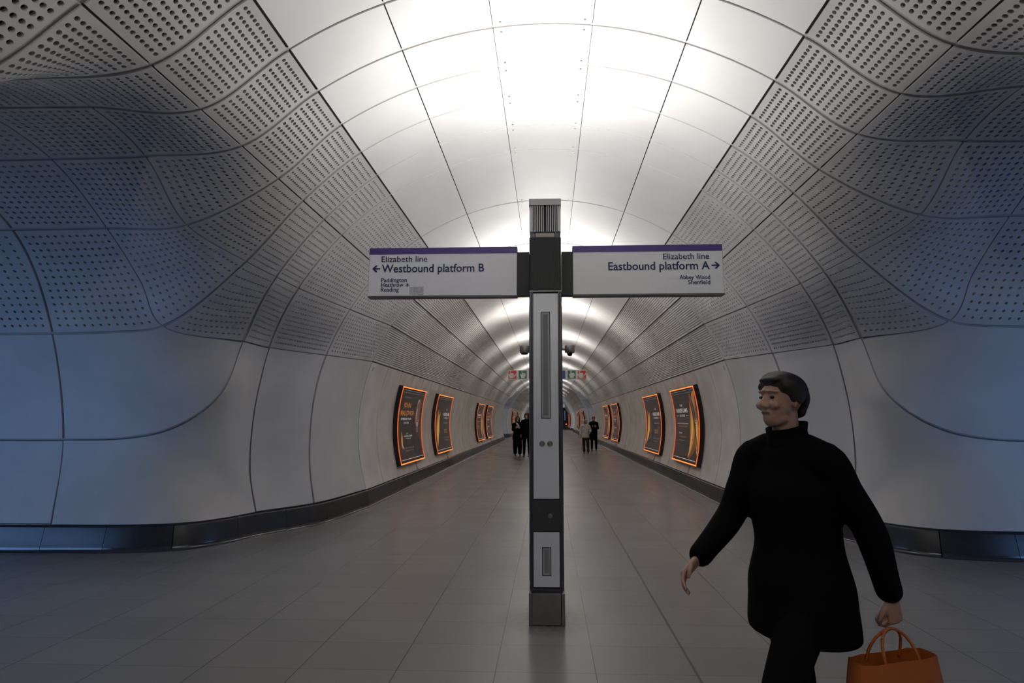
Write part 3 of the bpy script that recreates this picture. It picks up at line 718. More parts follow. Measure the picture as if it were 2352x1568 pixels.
for x0, x1, kind in ((-1.043, -.824, 'red'), (-.765, -.547, 'green'), (-.487, -.269, 'blue'), (.278, .496, 'blue'), (.555, .773, 'green'), (.831, 1.049, 'red')):
    a = Acc(); poly(a, [(x0, 2.590), (x1, 2.590), (x1, 2.808), (x0, 2.808)], fz(-.002)); sq = a.build(kind+'_symbol', kind, root)
    a = Acc(); s = .218; xm = (x0+x1)/2
    if kind == 'red':
        hand(a, x0+.065, 2.699, s*.98, fz(-.004), 0)
        for q in range(3):
            bx, bz = x0+.128+q*.026, 2.616+q*.03
            poly(a, [(bx, bz), (bx+.022, bz+.004), (bx+.038, bz+.03), (bx+.03, bz+.05), (bx+.062-q*.008, bz+.085), (bx+.02, bz+.06), (bx+.018, bz+.035), (bx-.002, bz+.018)], fz(-.004))
    elif kind == 'green': hand(a, xm, 2.699, s, fz(-.004), 0)
    else:
        poly(a, [(xm-.012, 2.62), (xm+.012, 2.62), (xm+.012, 2.73), (xm-.012, 2.73)], fz(-.004)); poly(a, [(xm+.016*math.cos(t), 2.762+.016*math.sin(t)) for t in np.linspace(0, 6.283, 11)[:-1]], fz(-.004))
    a.build('pictogram', 'plate', sq)
a = Acc(); a.box(-.10, .12, .05, .095, 2.64, 2.76); a.build('bracket', 'black', root)

# ------------------------------------------------------------------ curved poster screens
A_T, A_B, RP = 74.7, 105.3, 3.222
HP = (A_B-A_T)*D2R*RP
def swoosh(pts, w, n=14):
    p0, p1, p2 = [np.array(p, float) for p in pts]; t = np.linspace(0, 1, n)[:, None]
    c = (1-t)**2*p0+2*t*(1-t)*p1+t*t*p2; d = np.gradient(c, axis=0); nn = np.stack([-d[:, 1], d[:, 0]], 1); nn /= np.linalg.norm(nn, axis=1, keepdims=True)+1e-9
    ww = w*np.sin(np.pi*t)**.8
    return list(map(tuple, np.vstack([c+nn*ww, (c-nn*ww)[::-1][1:-1]])))
def strip_poly(acc, pts, fn, mi=0):
    """fan of quads between the two edges of a swoosh outline"""
    n = (len(pts)+2)//2; up = pts[:n]; dn = [pts[0]]+pts[n:][::-1]+[pts[n-1]]
    p = np.array(up+dn, float); acc.add(fn(p[:, 0], p[:, 1]), [(i, i+1, n+i+1, n+i) for i in range(n-1)], mi, False)
def poster(s, ya, yb, kind, label, group=None):
    W = yb-ya; root = empty('poster_screen', tuple(cyl(110, (ya+yb)/2, s, 3.25))); tag(root, label, 'poster', group)
    off = np.array(root.location)
    def fr(r):
        def fn(X, Z):
            X = np.asarray(X, float); Z = np.asarray(Z, float)
            Y = ya+X if s < 0 else yb-X
            return cyl(A_B-Z/RP/D2R, Y, s, r)-off
        return fn
    def slab(acc, x0, x1, z0, z1, r0, r1, nz=14, mi=0):
        Z = np.linspace(z0, z1, nz); P = []
        for x, r in ((x0, r0), (x1, r0), (x1, r1), (x0, r1)): P.append(fr(r)(np.full(nz, x), Z))
        P = np.stack(P, 1); k = np.arange(nz-1); f = []
        for q in range(4): f.append(np.stack([k*4+q, k*4+(q+1) % 4, (k+1)*4+(q+1) % 4, (k+1)*4+q], 1))
        acc.add(P, np.vstack(f), mi, False); acc.add(P[0], [(0, 1, 2, 3)], mi, False); acc.add(P[-1], [(3, 2, 1, 0)], mi, False)
    H = HP
    a = Acc(); slab(a, -.0, W, 0, H, 3.335, RP); a.build('casing', 'black', root)
    for x0, x1, z0, z1 in ((.0, W, H-.030, H-.003), (.0, W, .003, .030), (.0, .020, .030, H-.030), (W-.020, W, .030, H-.030)):
        a = Acc(); slab(a, x0, x1, z0, z1, RP, RP-.018, 14 if z1-z0 > .1 else 2); a.build('light_strip', 'orange' if x1-x0 > .1 else 'orange_dim', root)
    a = Acc(); slab(a, .06, W-.06, .06, H-.06, RP, RP-.008); sc = a.build('screen', 'screen', root)
    f1 = fr(RP-.0095); f2 = fr(RP-.011); T = lambda a, t, x0, x1, z, c, mi, b=.0: put_text(a, t, x0*W, x1*W, z*H, c*H, f1, b, mi)
    def band(acc, x0, x1, z0, z1, mi, fn=f1): poly(acc, [(x0*W, z0*H), (x1*W, z0*H), (x1*W, z1*H), (x0*W, z1*H)], fn, mi)
    a = Acc(); mats = ['pwhite', 'pgold', 'pamber', 'pgrey', 'pbrown']
    if kind == 'face':
        T(a, 'STARRING', .16, .40, .855, .018, 3); T(a, 'JOHN', .16, .44, .735, .062, 2, .03); T(a, 'MALKOVICH', .08, .60, .63, .062, 2, .03)
        T(a, 'AS PRESIDENT SNOW', .10, .52, .568, .028, 0, .02); T(a, 'ON SCREEN', .22, .42, .520, .024, 0, .01)
        T(a, 'THE', .32, .38, .385, .012, 0); T(a, 'HUNGER GAMES', .24, .56, .345, .024, 0, .01); T(a, '- ON STAGE -', .28, .52, .318, .013, 0)
        T(a, 'Tickets from £25', .20, .60, .195, .018, 3); T(a, 'hungergamesonstage.com', .24, .56, .160, .012, 3)
    elif kind == 'gold':
        T(a, 'THE', .30, .42, .750, .032, 0); T(a, 'HUNGER GAMES', .12, .60, .670, .055, 0, .02); T(a, 'ON STAGE', .25, .47, .612, .030, 0, .01)
        band(a, .10, .21, .624, .629, 0); band(a, .51, .62, .624, .629, 0)
        T(a, 'AN ELECTRIFYING NEW EXPERIENCE', .12, .58, .512, .016, 0); T(a, 'CANARY WHARF THEATRE', .15, .55, .475, .013, 2)
        T(a, 'Book now', .2, .32, .382, .02, 0, .01); T(a, 'AT THE BOX OFFICE', .2, .5, .330, .018, 2); T(a, 'tickets available', .2, .45, .288, .012, 3)
    elif kind == 'goldleft':
        T(a, 'THE', .66, .74, .735, .032, 0); T(a, 'HUNGER GAMES', .50, .92, .640, .055, 0, .02); T(a, 'ON STAGE', .60, .80, .586, .03, 0, .01)
        band(a, .48, .58, .598, .602, 0); band(a, .82, .92, .598, .602, 0)
        T(a, 'THIS AUTUMN ONLY', .55, .85, .505, .014, 0); T(a, 'BOOK', .58, .80, .375, .03, 2, .01); T(a, 'NOW', .58, .80, .335, .03, 2, .01)
        T(a, 'Tickets from £25', .5, .88, .245, .018, 3); T(a, 'box office', .6, .8, .20, .014, 3)
    band(a, .05, .95, .955, .962, 3); band(a, .05, .95, .925, .929, 3); band(a, .05, .95, .052, .060, 0)
    a.build('lettering', mats, sc)
    a = Acc()
    sw = lambda p, w, mi: strip_poly(a, swoosh([(x*W, z*H) for x, z in p], w*W), (f1, f2, fr(RP-.0125), fr(RP-.014))[min(3, sw.k)], mi)
    sw.k = 0
    if kind == 'face':
        el = lambda cx, cz, rx, rz, mi, k, n=25: poly(a, [((cx+rx*math.cos(t))*W, (cz+rz*math.sin(t))*H) for t in np.linspace(0, 2*math.pi, n)[:-1]], fr(RP-.0095-.001*k), mi)
        poly(a, [(.62*W, .08*H), (.95*W, .08*H), (.95*W, .30*H), (.86*W, .40*H), (.74*W, .40*H), (.64*W, .30*H)], fr(RP-.010), 4)      # dark jacket
        sw.k = 0; sw([(.66, .14), (.70, .30), (.76, .42)], .022, 6); sw([(.93, .14), (.88, .30), (.83, .42)], .022, 6); sw([(.74, .12), (.76, .26), (.79, .38)], .014, 3)
        el(.79, .45, .055, .06, 7, 1); el(.79, .66, .092, .205, 7, 2); el(.775, .65, .078, .185, 5, 3); el(.765, .80, .055, .06, 5, 4)
        el(.855, .64, .022, .13, 7, 4)
        for cx in (.745, .815): el(cx, .665, .022, .011, 7, 5); el(cx, .695, .026, .006, 4, 5)
        poly(a, [(.765*W, .585*H), (.80*W, .585*H), (.785*W, .66*H)], fr(RP-.0145), 7); el(.782, .545, .028, .008, 4, 5); el(.782, .50, .05, .03, 6, 4)
        sw.k = 0; sw([(.12, .20), (.17, .30), (.14, .42)], .028, 2); sw.k = 1; sw([(.20, .18), (.10, .28), (.18, .36)], .015, 1)
    elif kind == 'gold':
        sw([(.68, .07), (.88, .45), (.76, .92)], .17, 0); sw.k = 1; sw([(.66, .09), (.80, .40), (.72, .80)], .075, 2); sw([(.98, .93), (.84, .84), (.93, .72)], .05, 2)
        sw([(.84, .64), (.93, .45), (.97, .20)], .075, 2); sw.k = 2; sw([(.65, .07), (.76, .38), (.74, .70)], .030, 1); sw([(.86, .60), (.92, .42), (.93, .28)], .030, 1)
        sw([(.74, .90), (.82, .45), (.97, .14)], .020, 4); sw([(.80, .88), (.90, .60), (.86, .40)], .022, 4); sw.k = 3; sw([(.80, .92), (.94, .70), (.88, .50)], .008, 3); sw([(.88, .34), (.93, .16), (.98, .14)], .007, 1)
    else:
        sw([(.10, .15), (.20, .40), (.16, .75)], .07, 2); sw.k = 1; sw([(.09, .12), (.17, .36), (.24, .68)], .045, 1); sw([(.30, .30), (.20, .50), (.30, .72)], .03, 2)
        sw.k = 2; sw([(.14, .22), (.26, .42), (.20, .60)], .02, 1)
    a.build('artwork', ['pbrown', 'pgold', 'pamber', 'pgrey', 'screen', 'pskin', 'plilac', 'pskind'], sc)
    a = Acc(); g = W*.72 if s < 0 else W*.62
    slab(a, g, g+.028, -.20, .0, 3.325, 3.298, 4); slab(a, g-.006, g+.034, -.21, -.15, 3.325, 3.29, 3); a.build('cable_cover', 'slotframe', root)
PL = [(12.2, 14.5), (16.25, 18.7), (25.8, 28.2), (29.8, 32.4), (51.7, 54.0), (59.5, 62.0), (83.5, 86.0), (88.0, 90.5)]
KL = ['face', 'goldleft', 'gold', 'face', 'gold', 'face', 'gold', 'face']; KR = ['gold', 'goldleft', 'face', 'gold', 'face', 'gold', 'face', 'gold']
LL = ['orange-lit curved poster with a man\'s face reading JOHN MALKOVICH, first on the left wall', 'orange-lit poster with gold flame art on its left edge, second on the left wall',
      'narrow orange-lit poster with gold streak, third on the left wall', 'narrow grey and black orange-lit poster, fourth on the left wall just before the opening']
LR = ['orange-lit curved poster with large gold ring art reading HUNGER GAMES, nearest on the right wall', 'orange-lit poster with gold flame art and BOOK NOW, second on the right wall',
      'narrow orange-lit poster with grey portrait, third on the right wall', 'narrow orange-lit poster with thin gold streak, fourth on the right wall']
far_l = ['beyond the far opening, nearer of its pair', 'beyond the far opening, farther of its pair', 'at the very far end, nearer of its pair', 'at the very far end, last of all']
for i, (a_, b_) in enumerate(PL):
    for s, K, L, side in ((-1, KL, LL, 'left'), (1, KR, LR, 'right')):
        lab = L[i] if i < 4 else 'dark orange-edged poster on the %s wall %s' % (side, far_l[i-4])
        poster(s, a_, b_, K[i], lab, 'poster screens along the passage walls')

# ------------------------------------------------------------------ small things on the walls
def wall_tag(s, ang, y, w_, h_, label, m='slotframe'):
    root = empty('wall_label', tuple(cyl(ang, y, s, R-.002))); tag(root, label, 'label'); off = np.array(root.location)
    a = Acc(); d = h_/2/R/D2R
    P = np.array([cyl(t, yy, s, r) for r in (R-.001, R-.006) for yy in (y-w_/2, y+w_/2) for t in (ang-d, ang+d)])-off
    a.add(P, [(0, 1, 3, 2), (4, 5, 7, 6), (0, 1, 5, 4), (2, 3, 7, 6), (0, 2, 6, 4), (1, 3, 7, 5)], 0, False); a.build('plate', m, root)
wall_tag(-1, 71.8, 10.16, .07, .075, 'tiny grey label on the left wall below the first ribbed panel')
wall_tag(1, 71.8, 10.16, .07, .075, 'tiny grey label on the right wall below the first ribbed panel')
root = empty('blue_label', (-6.06, 6.565, 2.385)); tag(root, 'tiny blue label with white symbol high on the blue-lit wall at far left', 'label'); root.rotation_euler = (.44, 0, 0)
a = Acc(); a.box(-.032, .032, -.006, .0, -.022, .022, 0, .002); a.build('plate', 'blue', root)
a = Acc(); a.box(-.018, .018, -.0075, -.006, -.014, -.002); a.box(-.004, .004, -.0075, -.006, .0, .014); a.build('symbol', 'plate', root)
root = empty('equipment_cabinet', (2.72, 86.8, 0)); tag(root, 'dark cabinet with a glowing red lamp at the far end of the tunnel', 'cabinet')
a = Acc(); a.box(-.22, .22, -.15, .15, .0, .95, 0, .02); a.build('body', 'black', root)
a = Acc(); a.box(-.17, .17, -.165, -.15, .1, .55, 0, .01); a.build('door', 'darkmetal', root)
a = Acc(); a.lathe([(.07, 0), (.07, .02), (.05, .04), (.001, .05)], (0, -.15, .79), 'Y', 20); a.build('red_lamp', 'redlamp', root)

# ------------------------------------------------------------------ people
M['skin'] = mat('skin', (.42, .25, .18), .5, noise=.08, nscale=30)
M['hair_dark'] = mat('dark_hair', (.02, .014, .011), .55, noise=.4, nscale=120)
M['hair_grey'] = mat('grey_hair', (.45, .40, .34), .6, noise=.3, nscale=120)
M['hair_brown'] = mat('brown_hair', (.12, .055, .03), .55, noise=.3, nscale=120)
M['coat_black'] = mat('black_coat_cloth', (.0028, .0028, .003), .9, spec=.08)
M['cloth_black'] = mat('black_cloth', (.0045, .0045, .005), .9, spec=.1)
M['cloth_brown'] = mat('dark_brown_cloth', (.035, .026, .022), .85)
M['coat_white'] = mat('off_white_coat_cloth', (.50, .47, .455), .8, noise=.1, nscale=12)
M['scarf_white'] = mat('pale_scarf_cloth', (.55, .52, .52), .8)
M['shoe'] = mat('black_shoe_leather', (.012, .011, .011), .4)
M['bag_orange'] = mat('orange_bag', (.50, .13, .025), .55, noise=.12, nscale=10)
M['eye'] = mat('eye', (.03, .02, .02), .2)
M['phone'] = mat('phone_black', (.01, .01, .01), .2)
M['lip'] = mat('lips', (.30, .11, .09), .5)

def chain(acc, pts, radii, side=(1, 0, 0), n=18, sub=6, flat=1.):
    """closed tapering limb; radii are numbers or (across, along-depth) pairs; smooth through the points"""
    pts = np.array(pts, float); rr = np.array([(r, r) if not isinstance(r, (tuple, list)) else r for r in radii], float)
    if len(pts) > 2:
        sp = Spline([(i, p) for i, p in enumerate(pts)]); P = []; RR = []
        for i in range(len(pts)-1):
            t = np.linspace(0, 1, sub+1)[:-1] if i < len(pts)-2 else np.linspace(0, 1, sub+1)
            P.append(sp.seg(i, i+1)(t)); e = (t*t*(3-2*t))[:, None]; RR.append(rr[i]*(1-e)+rr[i+1]*e)
        P = np.vstack(P); RR = np.vstack(RR)
    else:
        t = np.linspace(0, 1, sub+1)[:, None]; P = pts[0]*(1-t)+pts[1]*t; RR = rr[0]*(1-t)+rr[1]*t
    d = np.gradient(P, axis=0); d /= np.linalg.norm(d, axis=1, keepdims=True)+1e-12
    cap = np.radians([90, 65, 40, 18])                                   # rounded ends
    c0 = [P[0]-d[0]*RR[0].min()*math.sin(a)*flat for a in cap]; s0 = [RR[0]*max(math.cos(a), .02) for a in cap]
    c1 = [P[-1]+d[-1]*RR[-1].min()*math.sin(a) for a in cap[::-1]]; s1 = [RR[-1]*max(math.cos(a), .02) for a in cap[::-1]]
    P = np.vstack([c0, P, c1]); RR = np.vstack([s0, RR, s1]); d = np.vstack([[d[0]]*4, d, [d[-1]]*4])
    sd = np.array(side, float); V = []
    for p, r, q in zip(P, RR, d):
        a = sd-q*np.dot(sd, q)
        if np.linalg.norm(a) < .15: a = np.array((0, 1., 0))-q*q[1]
        a /= np.linalg.norm(a); b = np.cross(q, a)
        th = np.linspace(0, 2*math.pi, n, endpoint=False); V.append(p+np.cos(th)[:, None]*a*r[0]+np.sin(th)[:, None]*b*r[1])
    V = np.array(V); m = len(V); f = [(i*n+k, i*n+(k+1) % n, (i+1)*n+(k+1) % n, (i+1)*n+k) for i in range(m-1) for k in range(n)]
    base = V.reshape(-1, 3); acc.add(base, f, 0, True)
    acc.add(V[0], [tuple(range(n))[::-1]], 0, True); acc.add(V[-1], [tuple(range(n))], 0, True)
def ball(acc, c, r, n=14):
    r = (r, r, r) if not isinstance(r, (tuple, list)) else r
    v = []; f = []
    for i in range(n+1):
        a = math.pi*i/n
        for k in range(n): b = 2*math.pi*k/n; v.append((c[0]+r[0]*max(math.sin(a), .01)*math.cos(b), c[1]+r[1]*max(math.sin(a), .01)*math.sin(b), c[2]+r[2]*math.cos(a)))
    for i in range(n):
        for k in range(n): f.append((i*n+k, i*n+(k+1) % n, (i+1)*n+(k+1) % n, (i+1)*n+k))
    acc.add(v, f, 0, True); acc.add(v[:n], [tuple(range(n))[::-1]]); acc.add(v[-n:], [tuple(range(n))])
def fuse(acc, name, m, parent, voxel, smooth=6):
    """merge overlapping limbs into one continuous skin"""
    o = acc.build('tmp', m)
    r = o.modifiers.new('r', 'REMESH'); r.mode = 'VOXEL'; r.voxel_size = voxel; r.use_smooth_shade = True
    s = o.modifiers.new('s', 'SMOOTH'); s.factor = .5; s.iterations = smooth
    bpy.context.view_layer.update(); dg = bpy.context.evaluated_depsgraph_get()
    me = bpy.data.meshes.new_from_object(o.evaluated_get(dg)); me.name = name
    for p in me.polygons: p.use_smooth = True
    old = o.data; bpy.data.objects.remove(o); bpy.data.meshes.remove(old)
    q = bpy.data.objects.new(name, me); C.objects.link(q); q.parent = parent
    return q
V = lambda *a: np.array(a, float)
def unit(v): v = np.array(v, float); return v/(np.linalg.norm(v)+1e-9)
def hand_chains(acc, w, fwd, palm, sx, curl=.5, k=1.):
    """w wrist, fwd towards the fingers, palm = direction the palm faces, sx = side of the thumb"""
    f = unit(fwd); p = unit(np.array(palm, float)-f*np.dot(palm, f)); t = np.cross(f, p)*sx
    chain(acc, [w-f*.02, w+f*.03*k, w+f*.085*k], [(.026*k, .020*k), (.036*k, .017*k), (.040*k, .014*k)], side=t)
    for i, (off, ln) in enumerate(((-.030, .066), (-.010, .078), (.011, .082), (.031, .072))):
        b = w+f*.082*k+t*off*k; c = curl*(1.+.12*(3-i)); a = b
        pts = [a]; an = .15
        for j, s in enumerate((.45, .32, .23)):
            an += c*(.55, .8, .6)[j]; a = a+(f*math.cos(an)+p*math.sin(an))*ln*s*k; pts.append(a)
        chain(acc, pts, [.0088*k, .0086*k, .0080*k, .0068*k], side=t, n=10, sub=3)
    b = w+f*.025*k+t*.030*k
    chain(acc, [b, b+t*.022*k+f*.024*k+p*.008*k, b+t*.026*k+f*.052*k+p*.02*k, b+t*.02*k+f*.073*k+p*.03*k], [.0130*k, .0112*k, .0098*k, .0082*k], side=t, n=10, sub=3)
def head_chains(acc, c, yaw_=0., pit=0.):
    """c = centre of the skull; local face direction -y"""
    ca, sa = math.cos(yaw_), math.sin(yaw_); cp, sp_ = math.cos(pit), math.sin(pit)
    def T(x, y, z):
        y, z = y*cp+z*sp_, -y*sp_+z*cp
        return c+V(x*ca-y*sa, x*sa+y*ca, z)
    a = Acc()
    ball(a, (0, .012, .028), (.074, .092, .086)); ball(a, (0, -.022, -.018), (.060, .066, .075)); ball(a, (0, -.046, -.072), (.038, .036, .032))
    chain(a, [(-.032, -.02, -.075), (0, -.05, -.085), (.032, -.02, -.075)], [.022, .026, .022], side=(0, 0, 1))
    chain(a, [(0, -.082, .018), (0, -.094, -.006), (0, -.101, -.024)], [.006, .0085, .0105], n=12, sub=4)        # nose
    ball(a, (-.010, -.092, -.029), .0068); ball(a, (.010, -.092, -.029), .0068)
    chain(a, [(-.05, -.068, .034), (-.02, -.086, .036), (.02, -.086, .036), (.05, -.066, .034)], [.0055]*4, n=10, sub=3)   # brow
    ball(a, (-.038, -.07, -.022), (.022, .018, .018)); ball(a, (.038, -.07, -.022), (.022, .018, .018))                  # cheeks
    chain(a, [(-.020, -.078, -.054), (0, -.084, -.052), (.020, -.078, -.054)], [.006, .008, .006], n=10, sub=4)
    for s in (-1, 1): chain(a, [(s*.074, .004, .020), (s*.079, .012, .004), (s*.073, .004, -.022)], [(.007, .015), (.008, .016), (.006, .010)], side=(1, 0, 0), n=10)   # ears
    for v, l, z in zip(a.v, a.loops, a.sizes): pass
    v = np.concatenate(a.v); X = v[:, 0]; Y = v[:, 1]*cp+v[:, 2]*sp_; Z = -v[:, 1]*sp_+v[:, 2]*cp
    w_ = np.stack([c[0]+X*ca-Y*sa, c[1]+X*sa+Y*ca, c[2]+Z], 1)
    base = acc.n; acc.v.append(w_); acc.loops += [l+base for l in a.loops]; acc.sizes += a.sizes; acc.mi += a.mi; acc.sm += a.sm; acc.n += len(w_)
    return T
def person(label, loc, rz, H, P, look, near=False, group=None):
    """P: joints of a 1.72 m figure (x to its left, facing -y); look: clothing"""
    root = empty('person', loc, rz); tag(root, label, 'person', group); k = H/1.72
    root.scale = (k, k, k)
    vb = .0055 if near else .009; vc = .009 if near else .013
    neck, hd = V(*P['neck']), V(*P['head'])
    # --- body: one continuous skin
    a = Acc(); T = head_chains(a, hd, P.get('yaw', 0), P.get('pit', 0))
    chain(a, [neck+V(0, 0, -.10), neck, hd+V(0, .02, -.05)], [.062, .054, .050], n=16)
    pel, ch = V(*P['pelvis']), V(*P['chest'])
    chain(a, [pel, (pel+ch)/2, ch, ch+V(0, 0, .12)], [(.13, .09), (.12, .085), (.145, .095), (.12, .07)], n=20)
    for s, n in ((-1, 'R'), (1, 'L')):
        sh, el, wr = (V(*P[j+n]) for j in ('sh', 'el', 'wr')); hp, kn, an = (V(*P[j+n]) for j in ('hip', 'kn', 'an'))
        chain(a, [ch+V(s*.06, 0, .10), sh, el, wr], [.045, .048, .036, .025]); chain(a, [hp, kn, an], [.078, .050, .036])
        to = P.get('toe'+n, (0, -1, 0)); chain(a, [an, an+V(0, 0, -.03)], [.030, .026])
        f, p = P.get('hf'+n, unit(wr-el)), P.get('hp'+n, (-s, 0, 0)); hand_chains(a, wr, f, p, P.get('th'+n, -s), P.get('curl'+n, .55))
    fuse(a, 'body', 'skin', root, vb, 3)
    for s in (-1, 1):
        a = Acc(); q = T(s*.029, -.0755, .010); ball(a, q, (.0105, .0085, .0065), 10); a.build('eye', 'eye', root)
    a = Acc(); chain(a, [T(-.017, -.0845, -.0535), T(0, -.0915, -.052), T(.017, -.0845, -.0535)], [.0025, .0042, .0025], n=8, sub=4); a.build('mouth', 'lip', root)
    # --- hair
    a = Acc(); ball(a, T(0, .020, .044), (.081, .095, .084)); hs = look.get('hair', 'short')
    chain(a, [T(0, -.070, .082), T(0, -.02, .098), T(0, .05, .075), T(0, .082, .02), T(0, .078, -.045)], [(.050, .016), (.078, .030), (.080, .036), (.074, .034), (.058, .022)], n=18, sub=4)
    for s in (-1, 1): chain(a, [T(s*.066, -.045, .062), T(s*.078, -.005, .050), T(s*.076, .03, .005)], [(.012, .02), (.014, .035), (.014, .035)], n=12)
    if hs in ('long', 'bob'):
        dz = -.20 if hs == 'long' else -.08
        for s in (-1, 1): chain(a, [T(s*.074, -.01, .05), T(s*.085, .015, -.03), T(s*.078, .02, dz)], [(.022, .045), (.024, .05), (.016, .035)], n=12)
        chain(a, [T(0, .09, .03), T(0, .095, -.05), T(0, .085, dz)], [(.075, .035), (.08, .035), (.06, .02)], n=14)
    if hs == 'bun' or look.get('bun'): ball(a, T(0, .03, .155), .042); chain(a, [T(0, .02, .10), T(0, .03, .15)], [.03, .03])
    fuse(a, 'hair', look.get('haircol', 'hair_dark'), root, vb*1.2, 8)
    # --- trousers
    a = Acc(); chain(a, [pel+V(0, 0, -.03), pel+V(0, 0, .10)], [(.165, .125), (.15, .11)], n=20); wl = look.get('wide', 1.)
    for s, n in ((-1, 'R'), (1, 'L')):
        hp, kn, an = (V(*P[j+n]) for j in ('hip', 'kn', 'an')); chain(a, [hp, kn, an+(kn-an)*.08], [(.098, .102), .072*wl, .058*wl])
    fuse(a, 'trousers', look['legs'], root, vc)
    # --- coat
    a = Acc(); bk = look.get('bulk', 1.); hem = look.get('hem', .62); fl = look.get('flare', 1.)
    hv = V(pel[0], pel[1]+look.get('back', .0), hem)
    chain(a, [hv, (hv+pel)/2+V(0, 0, .03), pel+V(0, 0, .10), ch, ch+V(0, 0, .13)], [(.205*fl, .175*fl), (.20*fl, .165*fl), (.185*bk, .145*bk), (.20, .145*bk), (.15, .10)], n=26, flat=.12)
    for s in (-1, 1): chain(a, [neck+V(s*.03, 0, -.04), (neck+V(*P['sh'+('R' if s < 0 else 'L')]))/2+V(0, 0, -.01), V(*P['sh'+('R' if s < 0 else 'L')])+V(0, 0, -.01)], [.055, .068, .076])
    for s, n in ((-1, 'R'), (1, 'L')):
        sh, el, wr = (V(*P[j+n]) for j in ('sh', 'el', 'wr')); chain(a, [ch+V(s*.07, 0, .11), sh, (sh+el)/2, el, wr+(el-wr)*.10], [.072, .072, .067, .060, .048])
    chain(a, [neck+V(0, .0, -.12), neck+V(0, .01, -.02)], [(.13, .10), (.072, .072)], n=20)
    ct = fuse(a, 'coat', look['coat'], root, vc)
    a = Acc(); th = np.linspace(0, 2*math.pi, 25)[:-1]                                  # standing collar
    rings_ = [(neck[2]-.05, .092, .088), (neck[2]+.01, .078, .080), (neck[2]+.045, .082, .084), (neck[2]+.045, .070, .072), (neck[2]-.04, .070, .070)]
    Vv = np.array([[(neck[0]+rx*math.cos(t), neck[1]+.005+ry*math.sin(t), z+.02*math.sin(t)) for t in th] for z, rx, ry in rings_])
    a.add(Vv, [(i*24+q, i*24+(q+1) % 24, (i+1)*24+(q+1) % 24, (i+1)*24+q) for i in range(4) for q in range(24)]); a.build('collar', look['coat'], root)
    for n in 'RL':
        an = V(*P['an'+n]); to = unit(P.get('toe'+n, (0, -1, 0))); a = Acc(); lift = P.get('lift'+n, 0.)
        side = np.cross(to, (0, 0, 1)); z0 = an[2]-.075
        chain(a, [an-to*.045+V(0, 0, -.059), an+to*.03+V(0, 0, -.060), an+to*.11+V(0, 0, -.068-lift), an+to*.165+V(0, 0, -.073-lift)], [(.034, .034), (.038, .033), (.043, .026), (.034, .020)], side=side)
        chain(a, [an+V(0, 0, -.03), an+V(0, 0, .05)], [.043, .041]); fuse(a, 'shoe', 'shoe', root, vc*.8, 3)
    if look.get('scarf'):
        a = Acc(); chain(a, [neck+V(-.05, -.085, -.02), neck+V(0, -.11, -.09), neck+V(.045, -.115, -.16)], [(.03, .02), (.045, .022), (.035, .015)]); a.build('scarf', 'scarf_white', root)
    return root, T, k
def world_of(root, p): return tuple(np.array(Matrix.Translation(root.location) @ Matrix.Rotation(root.rotation_euler.z, 4, 'Z') @ Matrix.Scale(root.scale.x, 4) @ Vector(p))[:3])
def shopping_bag(name, loc, rz, wd, ht, dp, m, label, cat, handle=.16):
    root = empty(name, loc, rz); tag(root, label, cat)
    a = Acc(); n = 28; th = np.linspace(0, 2*math.pi, n, endpoint=False); rows = []
    for i, z in enumerate(np.linspace(0, ht, 9)):
        q = z/ht; e = 1+.05*math.sin(math.pi*q); wd2, dp2 = wd/2*e, dp/2*(1.1-.45*q)
        rows.append([(np.sign(math.cos(t))*abs(math.cos(t))**.4*wd2, np.sign(math.sin(t))*abs(math.sin(t))**.4*dp2+.004*math.sin(9*t+4*q), z) for t in th])
    Vv = np.array(rows); a.add(Vv, [(i*n+k, i*n+(k+1) % n, (i+1)*n+(k+1) % n, (i+1)*n+k) for i in range(8) for k in range(n)])
    a.add(Vv[0], [tuple(range(n))[::-1]], 0, False)
    inn = Vv*[.985, .96, 1]; a.add(inn[::-1], [(i*n+k, i*n+(k+1) % n, (i+1)*n+(k+1) % n, (i+1)*n+k) for i in range(8) for k in range(n)])
    a.build('body', m, root)
    for s in (-1, 1):
        a = Acc(); y = s*dp*.30
        t = np.linspace(0, math.pi, 13); pts = [(-wd*.22*math.cos(x), y*(1-math.sin(x)), ht-.02+handle*math.sin(x)**.8) for x in t]
        for p, q in zip(pts[:-1], pts[1:]): a.tube(p, q, .0055, n=8)
        a.build('handle', m, root)
    return root

STAND = dict(pelvis=(0, 0, .93), chest=(0, 0, 1.22), neck=(0, .005, 1.45), head=(0, -.015, 1.60),
             shR=(-.165, 0, 1.385), shL=(.165, 0, 1.385), elR=(-.215, .02, 1.11), elL=(.215, .02, 1.11), wrR=(-.22, -.07, .87), wrL=(.22, -.07, .87),
             hipR=(-.085, 0, .90), hipL=(.085, 0, .90), knR=(-.095, -.03, .50), knL=(.095, -.02, .50), anR=(-.10, -.02, .095), anL=(.10, .02, .095))
def pose(**k): d = dict(STAND); d.update(k); return d
